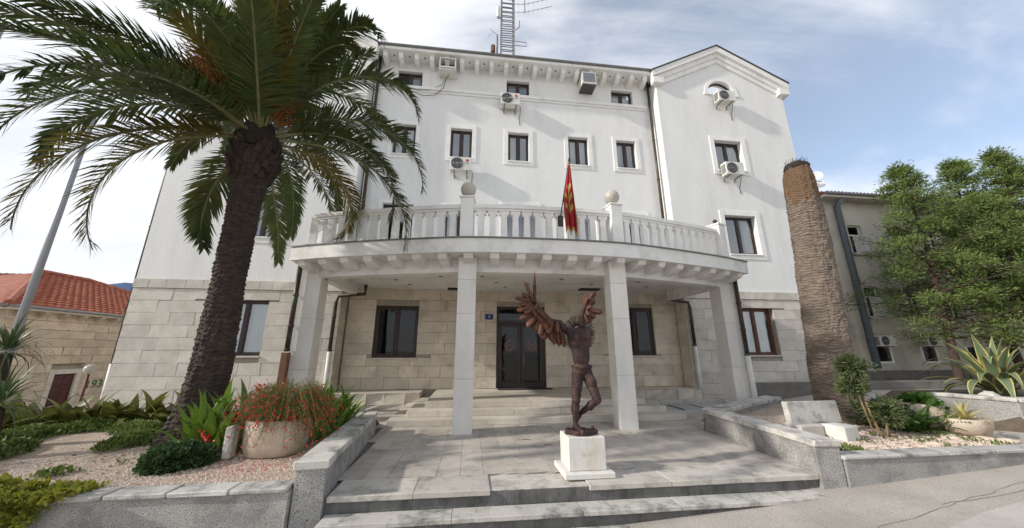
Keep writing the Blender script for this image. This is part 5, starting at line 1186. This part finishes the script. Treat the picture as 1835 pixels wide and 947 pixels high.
for i in range(16):
    a = Vector((e0x, yr+run, ez)).lerp(Vector((e0x-run, yr, ez+rise)), i/16); c = Vector((e0x, yr+run, ez)).lerp(Vector((e0x-run, yr, ez+rise)), i/16+.07); q.tube([a+Vector((0, 0, .05)), c+Vector((0, 0, .09))], [.13, .11], 8)
q.build('ridge_tiles', 'tile', RF)
def pole(x, y, top, z0, r0, r1, lab):
    T = thing('flagpole', lab, 'flagpole', (x, y, z0), group='flagpoles at the left')
    q = MB(); q.tube([(x, y, z0), (x, y, top)], [r0, r1], 14); q.build('shaft', 'pole', T, smooth=True)
    q = MB(); q.tube([(x, y, z0+1.5), (x, y, z0+1.56)], [r0*.99, r0*.99], 14); q.tube([(x-r1*1.6, y-.05, top-.10), (x+r1*1.6, y-.05, top-.10)], .02, 6); q.lathe([(r1*1.05, 0), (r1*1.05, .05), (.01, .09)], (x, y, top), 12); q.build('cap', 'metal', T)
pole(-10.14, 9.0, 8.66, -.2, .082, .048, 'tall grey tapered flagpole seen whole behind the left yucca')
pole(-13.07, 9.0, 10.5, -.6, .08, .048, 'second grey flagpole, only its tip showing in the upper left corner')
T = thing('street_lamp', 'short red brown lamp post with a globe before the old stone house', 'lamp', (-11.0, 11.7, -.2))
q = MB(); q.tube([(-11.0, 11.7, -.25), (-11.0, 11.7, 1.12)], .032, 10); q.build('post', 'rustpost', T, smooth=True)
q = MB(); q.ball((-11.0, 11.7, 1.25), .135, 20, 12); q.build('lamp_globe', 'globe', T, smooth=True)
q = MB(); q.box(-13, -9.8, 10.4, 10.62, -.4, .02, .01); q.build('garden_kerb', 'coping', None, label='low pale kerb behind the bronze cannas', cat='kerb')

# ------------------------------------------------------------------ right: grey building and cedars
GB = thing('grey_building', 'long grey rendered building with white windows behind the cedars', 'building', (30, 16, 0))
YN = 16.0; NX0 = 20.3
nw = [(21.45, 22.35, 7.15, 8.85), (21.45, 22.35, 3.55, 5.25), (24.1, 24.95, 3.55, 5.25), (26.6, 27.45, 3.55, 5.25), (24.1, 24.95, 7.15, 8.85), (26.6, 27.45, 7.15, 8.85), (29.2, 30.1, 3.55, 5.25), (29.2, 30.1, 7.15, 8.85)]
nb = [(21.25, 22.05, 1.25, 1.98), (24.1, 24.9, 1.25, 1.98), (27, 27.8, 1.25, 1.98)]
q = MB(); wall(q, YN, NX0, 48, .8, 10.3, nw+nb, .22); q.quad((NX0, YN, .8), (NX0, YN, 10.3), (NX0, 34, 10.3), (NX0, 34, .8)); q.build('wall', 'greywall', GB)
q = MB(); q.quad((NX0+.2, YN+1, .5), (47, YN+1, .5), (47, YN+1, 10.3), (NX0+.2, YN+1, 10.3)); q.build('interior', 'room', GB)
q = MB(); q.box(NX0-.06, 48, YN-.12, YN+.1, -.3, .8, .02); q.build('rough_base', 'greybase', GB); q = MB(); q.box(NX0-.04, 48, YN-.05, YN+.01, 2.62, 2.74, .01); q.build('string_course', 'greywall', GB)
q = MB(); q.box(NX0-.5, 48.3, YN-.6, 34, 10.3, 10.48, .01); EA = q.build('eaves', 'greywall', GB)
q = MB(); q.tube([(NX0-.5, YN-.64, 10.5), (48, YN-.64, 10.5)], .08, 8); q.build('gutter', 'metal', EA)
q = MB(); q.prism([(YN-.6, 10.483), (25, 14.0), (34, 10.5)], NX0-.5, 48.3, 'x'); RF = q.build('roof', 'tile', GB)
tiles('roof_tiles', Vector((NX0-.5, YN-.62, 10.5)), Vector((1, 0, 0)), Vector((0, 1, .366)).normalized(), 60, 10, .24, .32, lambda a, b: True)
for i, (x0, x1, z0, z1) in enumerate(nw):
    y_ = YN+.12; f = MB(); f.box(x0, x0+.07, y_, y_+.06, z0, z1); f.box(x1-.07, x1, y_, y_+.06, z0, z1); f.box(x0+.07, x1-.07, y_, y_+.06, z1-.07, z1); f.box(x0+.07, x1-.07, y_, y_+.06, z0, z0+.07); f.box(x0+.07, x1-.07, y_-.01, y_+.06, z1-.62, z1-.54); f.box((x0+x1)/2-.04, (x0+x1)/2+.04, y_-.006, y_+.06, z0+.07, z1-.62)
    w_ = f.build('window', 'white', GB); q = MB(); q.quad((x0+.05, y_+.03, z0+.05), (x1-.05, y_+.03, z0+.05), (x1-.05, y_+.03, z1-.05), (x0+.05, y_+.03, z1-.05)); q.build('pane', 'darkglass', w_)
    q = MB(); q.box(x0-.14, x1+.14, YN-.12, YN+.1, z0-.11, z0-.003, .01); q.build('sill', 'greywall', w_)
    if i in (0, 1): q = MB(); q.box(x1-.42, x1-.38, YN-.42, y_-.01, z0+.06, z1-.65); q.build('open_sash', 'white', w_)
for (x0, x1, z0, z1) in nb:
    q = MB()
    for k in range(7): q.tube([(x0+.05+k*(x1-x0-.1)/6, YN+.03, z0), (x0+.05+k*(x1-x0-.1)/6, YN+.03, z1)], .012, 5)
    for k in range(3): q.tube([(x0, YN+.03, z0+.1+k*.25), (x1, YN+.03, z0+.1+k*.25)], .012, 5)
    w_ = q.build('window_bars', 'black', GB); q = MB(); q.quad((x0, YN+.15, z0), (x1, YN+.15, z0), (x1, YN+.15, z1), (x0, YN+.15, z1)); q.build('pane', 'darkglass', w_)
    q = MB(); q.box(x0-.12, x0-.003, YN-.02, YN+.01, z0-.1, z1+.08); q.box(x1+.003, x1+.12, YN-.02, YN+.01, z0-.1, z1+.08); q.box(x0-.003, x1+.003, YN-.02, YN+.01, z0-.1, z0-.003); q.build('window_surround', 'white', w_)
q = MB(); q.tube([(20.95, YN-.5, 10.3), (20.95, YN-.14, 9.9), (20.9, YN-.14, .9)], .15, 10); q.build('downpipe', 'bluepipe', GB, smooth=True)
for x, lab in ((21.5, 'air conditioner above the first barred basement window of the grey building'), (24.4, 'air conditioner above the second barred basement window of the grey building')):
    ac_unit(x, 2.02, YN, lab, logo=False, w=.95, h=.55, cable=False)
T = thing('satellite_dish', 'two small white satellite dishes on a pole on the grey roof', 'satellite dish', (20.9, 16.6, 10.8))
q = MB(); q.tube([(20.9, 16.6, 10.6), (20.9, 16.6, 12.2)], .04, 6); q.build('pole', 'metal', T)
for z, tilt in ((12.15, 80), (11.55, 65)): q = MB(); q.lathe([(.01, .0), (.2, .03), (.32, .09), (.31, .10), (.01, .02)], (0, 0, 0), 16); q.build('dish', 'white', T, (20.75, 16.4, z), rot=(R(tilt), 0, R(-30)))
def cedar(x, y, z0, H, Rm, lab, seed, n=13000, z_low=.28):
    rr = random.Random(seed); T = thing('cedar_tree', lab, 'tree', (x, y, z0), group='cedars in front of the grey building')
    q = MB(); tips = []
    lean = Vector((rr.uniform(-.1, .1), rr.uniform(-.1, .1), 0))
    def tp(t): return Vector((x, y, z0))+lean*t*t*2+Vector((.15*math.sin(t*5+seed), .12*math.cos(t*4+seed), H*t))
    q.tube([tp(t) for t in lin(-.03, .97, 14)], [.15*(1-t)+.02 for t in lin(0, 1, 14)], 9)
    for k in range(70):
        t = z_low+(1-z_low)*(k/70)**.9; a = k*2.4+rr.uniform(-.5, .5); prof = (1-((t-z_low)/(1-z_low))**1.35)*.98+.07; L = Rm*prof*rr.uniform(.5, 1.3)
        p0 = tp(t); d = Vector((math.cos(a), math.sin(a), rr.uniform(-.12, .42))); p1 = p0+d*L*.5+Vector((0, 0, .05*L)); p2 = p0+d*L+Vector((0, 0, rr.uniform(-.15, .25)*L))
        q.tube([p0, p1, p2], [.05*(1-t)+.018, .025*(1-t)+.012, .008], 5, False)
        for s_ in range(rr.randint(3, 6)):
            u = rr.uniform(.35, 1.05); c = p0.lerp(p2, u)+Vector((rr.gauss(0, .18), rr.gauss(0, .18), rr.gauss(0, .12)))*L*.5; tips.append((c, (.20+.26*rr.random())*(.6+.5*prof)))
            q.tube([p0.lerp(p2, u*.7), c], [.014, .006], 4, False)
    for k in range(6): tips.append((tp(1)+Vector((rr.gauss(0, .12), rr.gauss(0, .12), rr.uniform(-.5, .25))), .22))
    q.build('trunk', 'bark', T)
    f = MB(); per = n//len(tips)+1
    for c, r_ in tips:
        ax = Vector((rr.gauss(0, 1), rr.gauss(0, 1), rr.uniform(.1, .9))).normalized()
        for k in range(per):
            v = Vector((rr.gauss(0, 1), rr.gauss(0, 1), rr.gauss(0, .62)))*r_*.55; p = c+v; d = (v.normalized()+ax*.5+Vector((rr.uniform(-.6, .6), rr.uniform(-.6, .6), rr.uniform(-.3, .7)))).normalized(); l = rr.uniform(.09, .20); sd = d.orthogonal(); sd.rotate(Matrix.Rotation(rr.uniform(0, 6.28), 3, d)); sd = sd.normalized()*l*rr.uniform(.09, .16)
            f.add([p, p+d*l*.5+sd, p+d*l, p+d*l*.5-sd], [(0, 1, 2, 3)])
    f.build('crown', 'cedar', T)
cedar(20.8, 12.7, .3, 10.1, 2.6, 'leftmost cedar with a pointed top in front of the grey building', 31, 25000, .20)
cedar(24.7, 13.2, .3, 11.1, 3.0, 'second cedar from the left before the grey building', 22, 27000, .22)
cedar(26.8, 12.4, .3, 11.5, 3.1, 'tallest cedar rising above the grey roof', 27, 29000, .20)
cedar(29.3, 13.2, .3, 11.2, 3.1, 'cedar at the right edge of the row', 24, 22000, .14)
cedar(23.3, 11.6, .3, 8.2, 2.9, 'low bushy cedar in front of the others', 25, 28000, .16)
